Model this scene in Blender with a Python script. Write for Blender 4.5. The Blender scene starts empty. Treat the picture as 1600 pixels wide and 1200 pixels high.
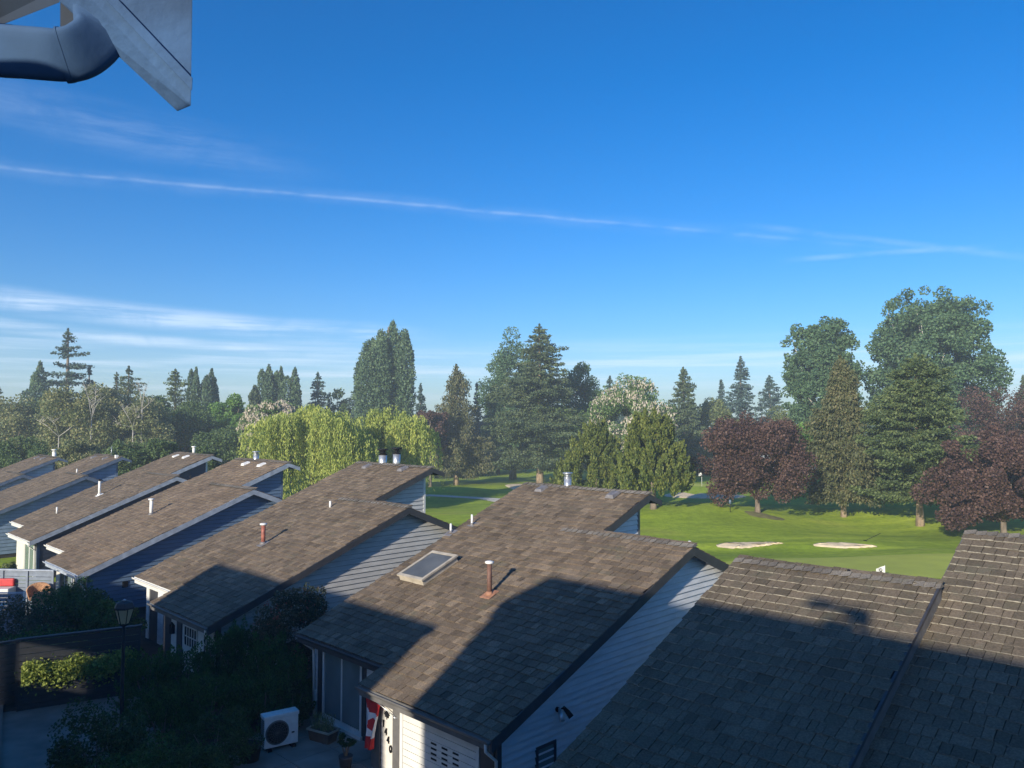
import bpy, bmesh, math, random
import numpy as np
from mathutils import Vector, Matrix

# ------------------------------------------------------------------ camera, sky, sun
SC = bpy.context.scene
COL = SC.collection
R = math.radians
CAM_Z = 9.0
FPX = 1212.0                                  # focal length for a 1600 px wide frame
PITCH = math.atan(62.0/FPX)
cam_d = bpy.data.cameras.new('camera'); cam = bpy.data.objects.new('camera', cam_d); COL.objects.link(cam)
cam.location = (0, 0, CAM_Z); cam.rotation_euler = (R(90)+PITCH, 0, 0)
cam_d.sensor_width = 36; cam_d.lens = 36*FPX/1600; cam_d.clip_start = .05; cam_d.clip_end = 6000
SC.camera = cam
SC.render.resolution_x = 1024; SC.render.resolution_y = 768

SUN_AZ, SUN_EL = R(-149), R(18)               # azimuth clockwise from +Y
TO_SUN = Vector((math.sin(SUN_AZ)*math.cos(SUN_EL), math.cos(SUN_AZ)*math.cos(SUN_EL), math.sin(SUN_EL)))
sun_d = bpy.data.lights.new('sun', 'SUN'); sun_d.energy = 4.6; sun_d.angle = R(.9); sun_d.color = (1, .91, .76)
sun = bpy.data.objects.new('sun', sun_d); COL.objects.link(sun); sun.rotation_euler = TO_SUN.to_track_quat('Z', 'Y').to_euler()

W = bpy.data.worlds.new('World'); SC.world = W; W.use_nodes = True
wn, wl = W.node_tree.nodes, W.node_tree.links; wn.clear()
def N(nodes, t, **k):
    n = nodes.new(t)
    for a, b in k.items(): setattr(n, a, b)
    return n
sky = N(wn, 'ShaderNodeTexSky', sky_type='NISHITA', sun_disc=False, sun_elevation=SUN_EL, sun_rotation=SUN_AZ % (2*math.pi),
        altitude=0, air_density=1.0, dust_density=.6, ozone_density=3.0)
hsv = N(wn, 'ShaderNodeHueSaturation'); hsv.inputs['Saturation'].default_value = 1.26; hsv.inputs['Value'].default_value = 1.0
tint = N(wn, 'ShaderNodeVectorMath', operation='MULTIPLY'); wl.new(sky.outputs[0], tint.inputs[0]); tint.inputs[1].default_value = (.78, .90, 1.14)
wl.new(tint.outputs[0], hsv.inputs['Color'])
geo = N(wn, 'ShaderNodeTexCoord')
def wmath(op, a, b=None, c=None, clamp=False):
    m = N(wn, 'ShaderNodeMath', operation=op, use_clamp=clamp)
    for i, v in enumerate((a, b, c)):
        if v is None: continue
        if isinstance(v, (int, float)): m.inputs[i].default_value = v
        else: wl.new(v, m.inputs[i])
    return m.outputs[0]
def wvec(op, a, b):
    m = N(wn, 'ShaderNodeVectorMath', operation=op); wl.new(a, m.inputs[0])
    m.inputs[1].default_value = b
    return m.outputs[1] if op == 'DOT_PRODUCT' else m.outputs[0]
DIR = geo.outputs['Generated']
def pixdir(x, y):
    v = Vector(((x-800)/FPX, 1, -(y-600)/FPX)); c, s = math.cos(PITCH), math.sin(PITCH)
    return Vector((v.x, c*v.y-s*v.z, s*v.y+c*v.z)).normalized()
def wmap(v, a, b, lo=0., hi=1.):
    m = N(wn, 'ShaderNodeMapRange', interpolation_type='SMOOTHSTEP'); wl.new(v, m.inputs[0])
    for i, q in enumerate((a, b, lo, hi)): m.inputs[i+1].default_value = q
    return m.outputs[0]
def wnoise(scale, det=4, rough=.55, s=1.0, dist=0.):
    sc = wvec('MULTIPLY', DIR, scale)
    n = N(wn, 'ShaderNodeTexNoise'); n.inputs['Scale'].default_value = s; n.inputs['Detail'].default_value = det
    n.inputs['Roughness'].default_value = rough; n.inputs['Distortion'].default_value = dist; wl.new(sc, n.inputs['Vector'])
    return n.outputs['Fac']
def trail(p0, p1, width, strength, fade0=None):
    """a contrail: a thin band of ice cloud along the great circle through two sky directions"""
    a, b = pixdir(*p0), pixdir(*p1); nrm = a.cross(b).normalized(); mid = (a+b).normalized(); along = nrm.cross(mid)
    half = math.acos(max(-1, min(1, a.dot(b))))/2
    d = wmath('ABSOLUTE', wmath('ADD', wvec('DOT_PRODUCT', DIR, nrm), wmath('MULTIPLY', wmath('SUBTRACT', wnoise((5, 5, 5), 3), .5), width*1.5)))
    core = wmap(d, 0, width, 1, 0)
    ua = wvec('DOT_PRODUCT', DIR, along)
    e0 = wmap(ua, -math.sin(half)*1.15, -math.sin(half)*.6); e1 = wmap(ua, math.sin(half)*.6, math.sin(half)*1.15, 1, 0)
    front = wmap(wvec('DOT_PRODUCT', DIR, mid), .1, .3)
    br = wmap(wnoise((14, 14, 40), 6, .65), .32, .66, .12, 1)
    o = core
    for k in (e0 if fade0 is None else wmath('ADD', e0, 0), e1, front, br): o = wmath('MULTIPLY', o, k)
    return wmath('MULTIPLY', o, strength)
sep = N(wn, 'ShaderNodeSeparateXYZ'); wl.new(DIR, sep.inputs[0]); DZ = sep.outputs[2]; DX = sep.outputs[0]
tilt = wmath('ADD', DZ, wmath('MULTIPLY', DX, .055))            # the bands sink to the right
def band(z0, hw, x1, st, sc):
    d = wmath('ABSOLUTE', wmath('SUBTRACT', wmath('ADD', tilt, wmath('MULTIPLY', wmath('SUBTRACT', wnoise((3, 3, 3), 3), .5), .018)), z0))
    o = wmath('MULTIPLY', wmap(d, 0, hw, 1, 0), wmap(DX, x1-.12, x1+.1, 1, 0))
    n = wmath('MULTIPLY', wmap(wnoise((6, 6, sc), 6, .65), .32, .66, .12, 1), wmap(wnoise((9, 9, 14), 4, .6, dist=1.2), .3, .6, .45, 1))
    return wmath('MULTIPLY', wmath('MULTIPLY', o, n), st)
clouds = [trail((-900, 180), (1400, 388), .0034, .13), trail((-900, 180), (1400, 388), .014, .06),
          trail((1225, 406), (1540, 384), .005, .14), trail((1150, 350), (1640, 405), .006, .10),
          band(.104, .019, -.16, .60, 110), band(.076, .011, -.22, .50, 130), band(.30, .035, -.28, .12, 60),
          wmath('MULTIPLY', wmath('MULTIPLY', wmap(DZ, .01, .06), wmap(DZ, .12, .07)), wmap(wnoise((3, 3, 90), 5, .6), .42, .68, .08, .5))]
tot = clouds[0]
for cnode in clouds[1:]: tot = wmath('ADD', tot, cnode)
tot = wmath('MULTIPLY', tot, 1., clamp=True)
mixc = N(wn, 'ShaderNodeMix', data_type='RGBA'); wl.new(tot, mixc.inputs[0]); wl.new(hsv.outputs[0], mixc.inputs[6]); mixc.inputs[7].default_value = (6.6, 7.6, 9.0, 1)
bg = N(wn, 'ShaderNodeBackground'); bg.inputs['Strength'].default_value = .10; wl.new(mixc.outputs[2], bg.inputs[0])
wo = N(wn, 'ShaderNodeOutputWorld'); wl.new(bg.outputs[0], wo.inputs[0])

SC.render.engine = 'CYCLES'
SC.view_settings.view_transform = 'Standard'; SC.view_settings.look = 'None'; SC.view_settings.gamma = 1
SC.view_settings.exposure = 0.6; SC.view_settings.use_curve_mapping = False
SC.cycles.volume_bounces = 1; SC.cycles.transparent_max_bounces = 8; SC.cycles.max_bounces = 6

# ------------------------------------------------------------------ helpers
rnd = random.Random(7)
K = .70710678
def at(px, py, D):
    """the point D metres in front of the camera along a bearing"""
    d = pixdir(px, py); t = D/d.y
    return Vector((d.x*t, D, CAM_Z+d.z*t))

def sstep(a, b, x):
    t = np.clip((x-a)/(b-a), 0, 1); return t*t*(3-2*t)
def terrain(x, y):
    x = np.asarray(x, float); y = np.asarray(y, float)
    n = (x+y)*K; p = (y-x)*K
    m = sstep(25, 44, n)*sstep(420, 200, np.hypot(x, y))
    z = .35*np.sin(x*.13+.6)*np.sin(y*.105+.4)+.22*np.sin(x*.07-y*.16+1.1)+.14*np.sin(x*.27+y*.21)
    z = z+1.0*np.exp(-((y-78-.10*(x-25))/5.5)**2)*sstep(2, 16, x)*sstep(75, 50, x)*(.65+.35*np.sin(x*.28+2.0))
    z = z+.8*np.exp(-((x+9)**2/160+(y-108)**2/50))+.9*np.exp(-((x-22)**2/130+(y-103)**2/20))
    z = z-.35*np.exp(-((y-58)/3.5)**2)*sstep(5, 14, x)
    z = z+.22*np.exp(-((y-60.4)/1.5)**2)*sstep(12, 15, x)*sstep(30, 27, x)
    return z*m-.034*np.log1p(np.exp(np.clip((p-53)/3, -30, 30)))*3
def tz(x, y): return float(terrain(x, y))
def ground_at(px, py):
    d = pixdir(px, py); t = 15.
    while t < 1500:
        if CAM_Z+d.z*t < tz(d.x*t, d.y*t): break
        t += .25
    return Vector((d.x*t, d.y*t, tz(d.x*t, d.y*t)))

def empty(name, loc, label, cat, rz=0, group=None):
    o = bpy.data.objects.new(name, None); COL.objects.link(o); o.location = loc; o.rotation_euler = (0, 0, rz)
    o.empty_display_size = .2
    return tag(o, label, cat, group)
def tag(o, label=None, cat=None, group=None, kind=None):
    if label: o['label'] = label
    if cat: o['category'] = cat
    if group: o['group'] = group
    if kind: o['kind'] = kind
    return o
def link(name, me, parent=None):
    o = bpy.data.objects.new(name, me); COL.objects.link(o)
    if parent is not None: o.parent = parent
    return o
class MB:
    """collects shapes and links them as one mesh object"""
    def __init__(s): s.v = []; s.f = []; s.m = []; s.sm = []
    def poly(s, vs, fs, mi=0, smooth=False):
        b = len(s.v); s.v += [tuple(v) for v in vs]; s.f += [tuple(b+i for i in f) for f in fs]
        s.m += [mi]*len(fs); s.sm += [smooth]*len(fs); return s
    def box(s, a, b, mi=0):
        x0, y0, z0 = a; x1, y1, z1 = b
        return s.poly([(x0, y0, z0), (x1, y0, z0), (x1, y1, z0), (x0, y1, z0), (x0, y0, z1), (x1, y0, z1), (x1, y1, z1), (x0, y1, z1)],
                      [(3, 2, 1, 0), (4, 5, 6, 7), (0, 1, 5, 4), (1, 2, 6, 5), (2, 3, 7, 6), (3, 0, 4, 7)], mi)
    def hexa(s, bot, top, mi=0):
        n = len(bot)
        return s.poly(list(bot)+list(top), [tuple(range(n))[::-1], tuple(range(n, 2*n))]+[(i, (i+1) % n, n+(i+1) % n, n+i) for i in range(n)], mi)
    def bar(s, p, q, w, h, mi=0, up=(0, 0, 1)):
        p, q = Vector(p), Vector(q); d = (q-p).normalized(); u = Vector(up); r = d.cross(u).normalized(); u = r.cross(d)
        c = [r*w/2+u*h/2, -r*w/2+u*h/2, -r*w/2-u*h/2, r*w/2-u*h/2]
        return s.hexa([p+k for k in c], [q+k for k in c], mi)
    def tube(s, pts, rads, n=8, mi=0, cap=True, smooth=True):
        pts = [Vector(p) for p in pts]; rings = []
        if isinstance(rads, (int, float)): rads = [rads]*len(pts)
        b = len(s.v)
        for i, p in enumerate(pts):
            d = (pts[min(i+1, len(pts)-1)]-pts[max(i-1, 0)])
            if d.length < 1e-6: d = Vector((0, 0, 1))
            d.normalize(); r = d.cross(Vector((0, 1, 0)) if abs(d.y) < .9 else Vector((1, 0, 0))).normalized(); u = r.cross(d)
            for k in range(n):
                a = 2*math.pi*k/n; s.v.append(tuple(p+(r*math.cos(a)+u*math.sin(a))*rads[i]))
        fs = []
        for i in range(len(pts)-1):
            for k in range(n): fs.append((b+i*n+k, b+i*n+(k+1) % n, b+(i+1)*n+(k+1) % n, b+(i+1)*n+k))
        s.f += fs; s.m += [mi]*len(fs); s.sm += [smooth]*len(fs)
        if cap:
            s.f += [tuple(b+k for k in range(n))[::-1], tuple(b+(len(pts)-1)*n+k for k in range(n))]; s.m += [mi]*2; s.sm += [False]*2
        return s
    def build(s, name, mats, parent=None, bevel=0):
        me = bpy.data.meshes.new(name); me.from_pydata(s.v, [], s.f)
        for m in (mats if isinstance(mats, (list, tuple)) else [mats]): me.materials.append(m)
        me.polygons.foreach_set('material_index', s.m); me.polygons.foreach_set('use_smooth', s.sm)
        me.validate(); me.update(); o = link(name, me, parent)
        if bevel:
            b = o.modifiers.new('bevel', 'BEVEL'); b.width = bevel; b.segments = 2; b.limit_method = 'ANGLE'
        return o

# ------------------------------------------------------------------ materials
def mat(name, col, rough=.7, var=.12, scale=3., metal=0., bump=0., bscale=None, coord='Object', stretch=(1, 1, 1), col2=None, spec=.5, det=5):
    m = bpy.data.materials.new(name); m.use_nodes = True; n, l = m.node_tree.nodes, m.node_tree.links
    b = n['Principled BSDF']; b.inputs['Roughness'].default_value = rough; b.inputs['Metallic'].default_value = metal
    b.inputs['Specular IOR Level'].default_value = spec
    tc = N(n, 'ShaderNodeTexCoord'); mp = N(n, 'ShaderNodeMapping'); mp.inputs['Scale'].default_value = stretch
    l.new(tc.outputs[coord], mp.inputs[0])
    nz = N(n, 'ShaderNodeTexNoise'); nz.inputs['Scale'].default_value = scale; nz.inputs['Detail'].default_value = det; l.new(mp.outputs[0], nz.inputs[0])
    mx = N(n, 'ShaderNodeMix', data_type='RGBA')
    c2 = col2 or tuple(min(1, c*(1+var*2.2)) for c in col); c1 = col if col2 else tuple(c*(1-var*1.6) for c in col)
    mx.inputs[6].default_value = (*c1, 1); mx.inputs[7].default_value = (*c2, 1)
    mr = N(n, 'ShaderNodeMapRange'); mr.inputs[1].default_value = .3; mr.inputs[2].default_value = .7; l.new(nz.outputs[0], mr.inputs[0])
    l.new(mr.outputs[0], mx.inputs[0]); l.new(mx.outputs[2], b.inputs['Base Color'])
    if bump:
        n2 = N(n, 'ShaderNodeTexNoise'); n2.inputs['Scale'].default_value = bscale or scale*6; n2.inputs['Detail'].default_value = 4; l.new(mp.outputs[0], n2.inputs[0])
        bp = N(n, 'ShaderNodeBump'); bp.inputs['Strength'].default_value = bump; bp.inputs['Distance'].default_value = .02; l.new(n2.outputs[0], bp.inputs['Height']); l.new(bp.outputs[0], b.inputs['Normal'])
    return m
def shingle_mat(name, cols, patch=.5, streak=1.):
    m = bpy.data.materials.new(name); m.use_nodes = True; n, l = m.node_tree.nodes, m.node_tree.links
    b = n['Principled BSDF']; b.inputs['Roughness'].default_value = .88; b.inputs['Specular IOR Level'].default_value = .25
    g = N(n, 'ShaderNodeNewGeometry'); oi = N(n, 'ShaderNodeObjectInfo'); ad = N(n, 'ShaderNodeMath', operation='ADD'); fr = N(n, 'ShaderNodeMath', operation='FRACT')
    l.new(g.outputs['Random Per Island'], ad.inputs[0]); l.new(oi.outputs['Random'], ad.inputs[1]); l.new(ad.outputs[0], fr.inputs[0])
    cr = N(n, 'ShaderNodeValToRGB'); cr.color_ramp.interpolation = 'LINEAR'
    e = cr.color_ramp.elements; e[0].position = 0; e[0].color = (*cols[0], 1); e[1].position = 1; e[1].color = (*cols[-1], 1)
    for i, c in enumerate(cols[1:-1]): k = e.new((i+1)/(len(cols)-1)); k.color = (*c, 1)
    l.new(fr.outputs[0], cr.inputs[0])
    # weathering in world space: broad patches and fine grain running down the slope
    nz = N(n, 'ShaderNodeTexNoise'); nz.inputs['Scale'].default_value = .55; nz.inputs['Detail'].default_value = 5; l.new(g.outputs['Position'], nz.inputs[0])
    mr = N(n, 'ShaderNodeMapRange'); mr.inputs[1].default_value = .3; mr.inputs[2].default_value = .7; mr.inputs[3].default_value = 1-.32*patch; mr.inputs[4].default_value = 1+.3*patch; l.new(nz.outputs[0], mr.inputs[0])
    n2 = N(n, 'ShaderNodeTexNoise'); n2.inputs['Scale'].default_value = 26; n2.inputs['Detail'].default_value = 3; l.new(g.outputs['Position'], n2.inputs[0])
    m2 = N(n, 'ShaderNodeMapRange'); m2.inputs[1].default_value = .3; m2.inputs[2].default_value = .7; m2.inputs[3].default_value = .72; m2.inputs[4].default_value = 1.28; l.new(n2.outputs[0], m2.inputs[0])
    mu = N(n, 'ShaderNodeMath', operation='MULTIPLY'); l.new(mr.outputs[0], mu.inputs[0]); l.new(m2.outputs[0], mu.inputs[1])
    vm = N(n, 'ShaderNodeVectorMath', operation='SCALE'); l.new(cr.outputs[0], vm.inputs[0]); l.new(mu.outputs[0], vm.inputs[3])
    n3 = N(n, 'ShaderNodeTexNoise'); n3.inputs['Scale'].default_value = 1.7; n3.inputs['Detail'].default_value = 8; n3.inputs['Roughness'].default_value = .7; l.new(g.outputs['Position'], n3.inputs[0])
    m3 = N(n, 'ShaderNodeMapRange'); m3.inputs[1].default_value = .54; m3.inputs[2].default_value = .72; m3.inputs[4].default_value = .55; l.new(n3.outputs[0], m3.inputs[0])
    ms = N(n, 'ShaderNodeMix', data_type='RGBA'); l.new(m3.outputs[0], ms.inputs[0]); l.new(vm.outputs[0], ms.inputs[6]); ms.inputs[7].default_value = (.11, .115, .075, 1)
    n4 = N(n, 'ShaderNodeTexNoise'); n4.inputs['Scale'].default_value = 7; n4.inputs['Detail'].default_value = 6; l.new(g.outputs['Position'], n4.inputs[0])
    m4 = N(n, 'ShaderNodeMapRange'); m4.inputs[1].default_value = .62; m4.inputs[2].default_value = .70; m4.inputs[4].default_value = .5; l.new(n4.outputs[0], m4.inputs[0])
    ml = N(n, 'ShaderNodeMix', data_type='RGBA'); l.new(m4.outputs[0], ml.inputs[0]); l.new(ms.outputs[2], ml.inputs[6]); ml.inputs[7].default_value = (.055, .048, .042, 1); l.new(ml.outputs[2], b.inputs['Base Color'])
    bp = N(n, 'ShaderNodeBump'); bp.inputs['Strength'].default_value = .5; bp.inputs['Distance'].default_value = .01; l.new(n2.outputs[0], bp.inputs['Height']); l.new(bp.outputs[0], b.inputs['Normal'])
    return m
def leaf_mat(name, cols, trans=.28, rough=.6, patch=.25, pscale=.35):
    m = bpy.data.materials.new(name); m.use_nodes = True; n, l = m.node_tree.nodes, m.node_tree.links
    b = n['Principled BSDF']; b.inputs['Roughness'].default_value = rough; b.inputs['Specular IOR Level'].default_value = .3
    g = N(n, 'ShaderNodeNewGeometry'); oi = N(n, 'ShaderNodeObjectInfo')
    nz = N(n, 'ShaderNodeTexNoise'); nz.inputs['Scale'].default_value = pscale; nz.inputs['Detail'].default_value = 3; l.new(g.outputs['Position'], nz.inputs[0])
    a = N(n, 'ShaderNodeMath', operation='MULTIPLY_ADD'); l.new(nz.outputs[0], a.inputs[0]); a.inputs[1].default_value = patch*4; a.inputs[2].default_value = -patch*2
    c = N(n, 'ShaderNodeMath', operation='ADD', use_clamp=True); l.new(a.outputs[0], c.inputs[0]); l.new(g.outputs['Random Per Island'], c.inputs[1])
    cr = N(n, 'ShaderNodeValToRGB'); e = cr.color_ramp.elements; e[0].color = (*cols[0], 1); e[1].color = (*cols[-1], 1)
    for i, k in enumerate(cols[1:-1]): e.new((i+1)/(len(cols)-1)).color = (*k, 1)
    l.new(c.outputs[0], cr.inputs[0]); l.new(cr.outputs[0], b.inputs['Base Color'])
    t = N(n, 'ShaderNodeBsdfTranslucent'); hs = N(n, 'ShaderNodeHueSaturation'); hs.inputs['Value'].default_value = 1.5; l.new(cr.outputs[0], hs.inputs['Color']); l.new(hs.outputs[0], t.inputs[0])
    mx = N(n, 'ShaderNodeMixShader'); mx.inputs[0].default_value = trans; l.new(b.outputs[0], mx.inputs[1]); l.new(t.outputs[0], mx.inputs[2])
    l.new(mx.outputs[0], n['Material Output'].inputs[0]); return m
def glass_mat(name, col, rough=.06):
    m = bpy.data.materials.new(name); m.use_nodes = True; n, l = m.node_tree.nodes, m.node_tree.links
    b = n['Principled BSDF']; b.inputs['Roughness'].default_value = rough; b.inputs['Specular IOR Level'].default_value = .9; b.inputs['Coat Weight'].default_value = .6; b.inputs['Coat Roughness'].default_value = .03
    tc = N(n, 'ShaderNodeTexCoord'); nz = N(n, 'ShaderNodeTexNoise'); nz.inputs['Scale'].default_value = 1.5; l.new(tc.outputs['Object'], nz.inputs[0])
    cr = N(n, 'ShaderNodeMix', data_type='RGBA'); l.new(nz.outputs[0], cr.inputs[0]); cr.inputs[6].default_value = (*[c*.7 for c in col], 1); cr.inputs[7].default_value = (*[c*1.3 for c in col], 1)
    l.new(cr.outputs[2], b.inputs['Base Color']); return m

M = {}
SH = [(0.099, 0.075, 0.052), (0.163, 0.125, 0.087), (0.127, 0.096, 0.067), (0.203, 0.156, 0.109), (0.142, 0.106, 0.073), (0.239, 0.183, 0.127)]
M['shingle'] = shingle_mat('brown_shingle', SH)
M['shingle_warm'] = shingle_mat('warm_shingle', [(0.121, 0.089, 0.061), (0.187, 0.139, 0.096), (0.148, 0.109, 0.075), (0.224, 0.168, 0.115), (0.168, 0.120, 0.081), (0.259, 0.196, 0.132)])
M['shake'] = shingle_mat('dark_shake', [(0.099, 0.080, 0.055), (0.151, 0.122, 0.084), (0.121, 0.096, 0.067), (0.175, 0.138, 0.096), (0.135, 0.107, 0.075)], .35)
M['lichen'] = mat('pale_lichen_butt', (.12, .11, .095), .9, scale=9, col2=(.42, .39, .32), det=6)
M['deck'] = mat('roof_felt', (.035, .03, .027), .9)
M['ridge_cap'] = shingle_mat('ridge_shingle', [(.11, .098, .085), (.20, .18, .155), (.15, .134, .115)])
M['trim_dark'] = mat('dark_grey_trim', (.045, .045, .05), .5, bump=.1)
M['trim_grey'] = mat('grey_brown_trim', (.13, .125, .12), .5, bump=.1)
M['trim_blue'] = mat('pale_blue_grey_trim', (.33, .37, .43), .5, bump=.1)
M['trim_navy'] = mat('slate_blue_trim', (.10, .135, .20), .5, bump=.1)
M['trim_cream'] = mat('cream_trim', (.42, .37, .29), .5, bump=.1)
M['white'] = mat('white_paint', (.66, .65, .61), .45, .04, bump=.05)
M['side_white'] = mat('pale_blue_white_siding', (.60, .62, .64), .5, .06, 2.0, bump=.1, stretch=(1, 1, 6))
M['side_grey'] = mat('grey_siding', (.47, .46, .44), .55, .07, 2.0, bump=.1, stretch=(1, 1, 6))
M['side_blue'] = mat('deep_blue_siding', (.115, .175, .26), .5, .07, 2.0, bump=.1, stretch=(1, 1, 6))
M['side_navy'] = mat('navy_siding', (.028, .036, .055), .5, .07, 2.0, bump=.1)
M['side_steel'] = mat('steel_blue_siding', (.19, .26, .36), .5, .07, 2.0, bump=.1)
M['side_pale'] = mat('pale_grey_siding', (.42, .45, .49), .5, .07, 2.0, bump=.1)
M['front_cream'] = mat('cream_siding', (.64, .61, .54), .5, .05)
M['glass'] = glass_mat('window_glass', (.16, .21, .22))
M['glass_dark'] = glass_mat('dark_glass', (.02, .025, .03))
M['black'] = mat('black_metal', (.010, .010, .011), .6, spec=.2)
M['metal'] = mat('galvanised_metal', (.5, .52, .54), .38, .1, 6, metal=.7)
M['white_metal'] = mat('white_pipe', (.72, .71, .68), .4, .05, 6)
M['rust'] = mat('rusty_brown_pipe', (.10, .05, .035), .7, .3, 8, col2=(.19, .10, .07))
M['red_pipe'] = mat('red_oxide_pipe', (.28, .09, .06), .65, .2, 8)
M['rust_stain'] = mat('copper_flashing', (.30, .15, .09), .7, .2, 8)
M['lead'] = mat('lead_flashing', (.16, .15, .15), .5, .15, 8)
M['concrete'] = mat('concrete', (.19, .175, .15), .85, .14, 1.2, bump=.25, coord='Object')
M['patio'] = mat('patio_concrete', (.25, .225, .19), .85, .16, 1.0, bump=.2)
M['asphalt'] = mat('asphalt', (.045, .045, .048), .9, .15, 2., bump=.4, bscale=60)
M['soil'] = mat('soil', (.035, .028, .02), .95, .3, 2, bump=.6)
M['fence_dark'] = mat('charcoal_fence', (.022, .024, .028), .6, .2, 3, stretch=(1, 1, 8))
M['fence_slat'] = mat('slate_blue_fence', (.16, .19, .235), .55, .1, 3)
M['terracotta'] = mat('terracotta', (.15, .085, .055), .75, .15, 4, bump=.2)
M['red'] = mat('red_cushion', (.5, .04, .04), .6, .1, 5)
M['wicker'] = mat('brown_wicker', (.42, .22, .11), .7, .25, 25, bump=.6)
M['bark'] = mat('bark', (.16, .125, .095), .9, .3, 2.5, bump=.8, bscale=12, stretch=(1, 1, .35))
M['bark_pale'] = mat('pale_bark', (.36, .33, .29), .85, .25, 2.5, bump=.5, bscale=12, stretch=(1, 1, .35))
M['bark_warm'] = mat('tan_bark', (.30, .22, .155), .9, .3, 2.5, bump=.8, bscale=12, stretch=(1, 1, .35))
M['bark_white'] = mat('bare_white_bark', (.34, .32, .29), .8, .25, 2.5)
M['sand'] = mat('bunker_sand', (.62, .50, .33), .95, .10, 2.2, bump=.9, bscale=10)
M['path'] = mat('pale_gravel_path', (.52, .48, .40), .9, .08, 1)
# foliage
M['fir'] = leaf_mat('fir_needles', [(0.0377, 0.0656, 0.0354), (0.0837, 0.1198, 0.0547), (0.136, 0.1643, 0.0724)], .18)
M['fir_brown'] = leaf_mat('olive_needles', [(0.0517, 0.0667, 0.03), (0.1092, 0.1207, 0.05), (0.1725, 0.1552, 0.07)], .22)
M['spruce'] = leaf_mat('spruce_needles', [(0.0432, 0.0714, 0.0292), (0.0941, 0.1352, 0.0477), (0.1569, 0.1908, 0.0662)], .22)
M['fir_blue'] = leaf_mat('blue_fir_needles', [(0.0356, 0.0641, 0.057), (0.0624, 0.1069, 0.0891), (0.0891, 0.1426, 0.1069)], .15)
M['poplar'] = leaf_mat('poplar_leaves', [(0.0444, 0.0847, 0.0437), (0.0907, 0.1512, 0.0756), (0.1613, 0.2318, 0.1176)], .25)
M['cotton'] = leaf_mat('cottonwood_leaves', [(0.047, 0.0971, 0.0474), (0.0863, 0.1565, 0.0725), (0.1409, 0.2192, 0.1053)], .28)
M['willow'] = leaf_mat('willow_leaves', [(0.1637, 0.2201, 0.0468), (0.3272, 0.388, 0.0843), (0.5054, 0.5175, 0.1312)], .35)
M['cedar'] = leaf_mat('cedar_fronds', [(0.0505, 0.0809, 0.019), (0.1178, 0.1525, 0.0309), (0.202, 0.2178, 0.0475)], .22)
M['maple'] = leaf_mat('purple_leaves', [(.048, .027, .024), (.10, .056, .046), (.16, .095, .072)], .25)
M['bright'] = leaf_mat('fresh_green_leaves', [(0.0718, 0.1525, 0.0323), (0.1346, 0.2601, 0.0503), (0.2153, 0.3409, 0.0807)], .35)
M['mid'] = leaf_mat('mid_green_leaves', [(0.0409, 0.0802, 0.0267), (0.0835, 0.139, 0.0446), (0.1485, 0.205, 0.0668)], .28)
M['yellowish'] = leaf_mat('yellow_green_leaves', [(0.084, 0.1176, 0.042), (0.1512, 0.1932, 0.0672), (0.2352, 0.252, 0.1008)], .3)
M['birch'] = leaf_mat('birch_leaves', [(0.0922, 0.1316, 0.058), (0.1976, 0.2228, 0.0936), (0.3159, 0.2911, 0.1337)], .28)
M['chestnut'] = leaf_mat('chestnut_leaves', [(0.0696, 0.1331, 0.0403), (0.1391, 0.2218, 0.0706), (0.2086, 0.2883, 0.1008)], .28)
M['blossom'] = leaf_mat('cream_blossom', [(.42, .36, .28), (.6, .52, .42), (.72, .64, .52)], .2)
M['pink_bloom'] = leaf_mat('red_bloom', [(.25, .05, .045), (.38, .10, .08), (.45, .2, .14)], .2)
M['shrub_dark'] = leaf_mat('dark_hedge_leaves', [(0.0203, 0.0565, 0.013), (0.0406, 0.1018, 0.0208), (0.071, 0.1554, 0.0286)], .15)
M['shrub'] = leaf_mat('garden_shrub_leaves', [(0.018, 0.0416, 0.012), (0.036, 0.078, 0.02), (0.066, 0.117, 0.03)], .2)
M['rhodo'] = leaf_mat('rhododendron_leaves', [(0.024, 0.0408, 0.0168), (0.06, 0.072, 0.03), (0.144, 0.108, 0.06)], .2)
M['lime'] = leaf_mat('yellow_hedge_leaves', [(0.108, 0.153, 0.027), (0.216, 0.27, 0.054), (0.36, 0.396, 0.09)], .3)
M['wood_far'] = leaf_mat('far_wood_leaves', [(0.0336, 0.0638, 0.0403), (0.0672, 0.1092, 0.0638), (0.1092, 0.1512, 0.084)], .2, patch=.4, pscale=.06)

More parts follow.
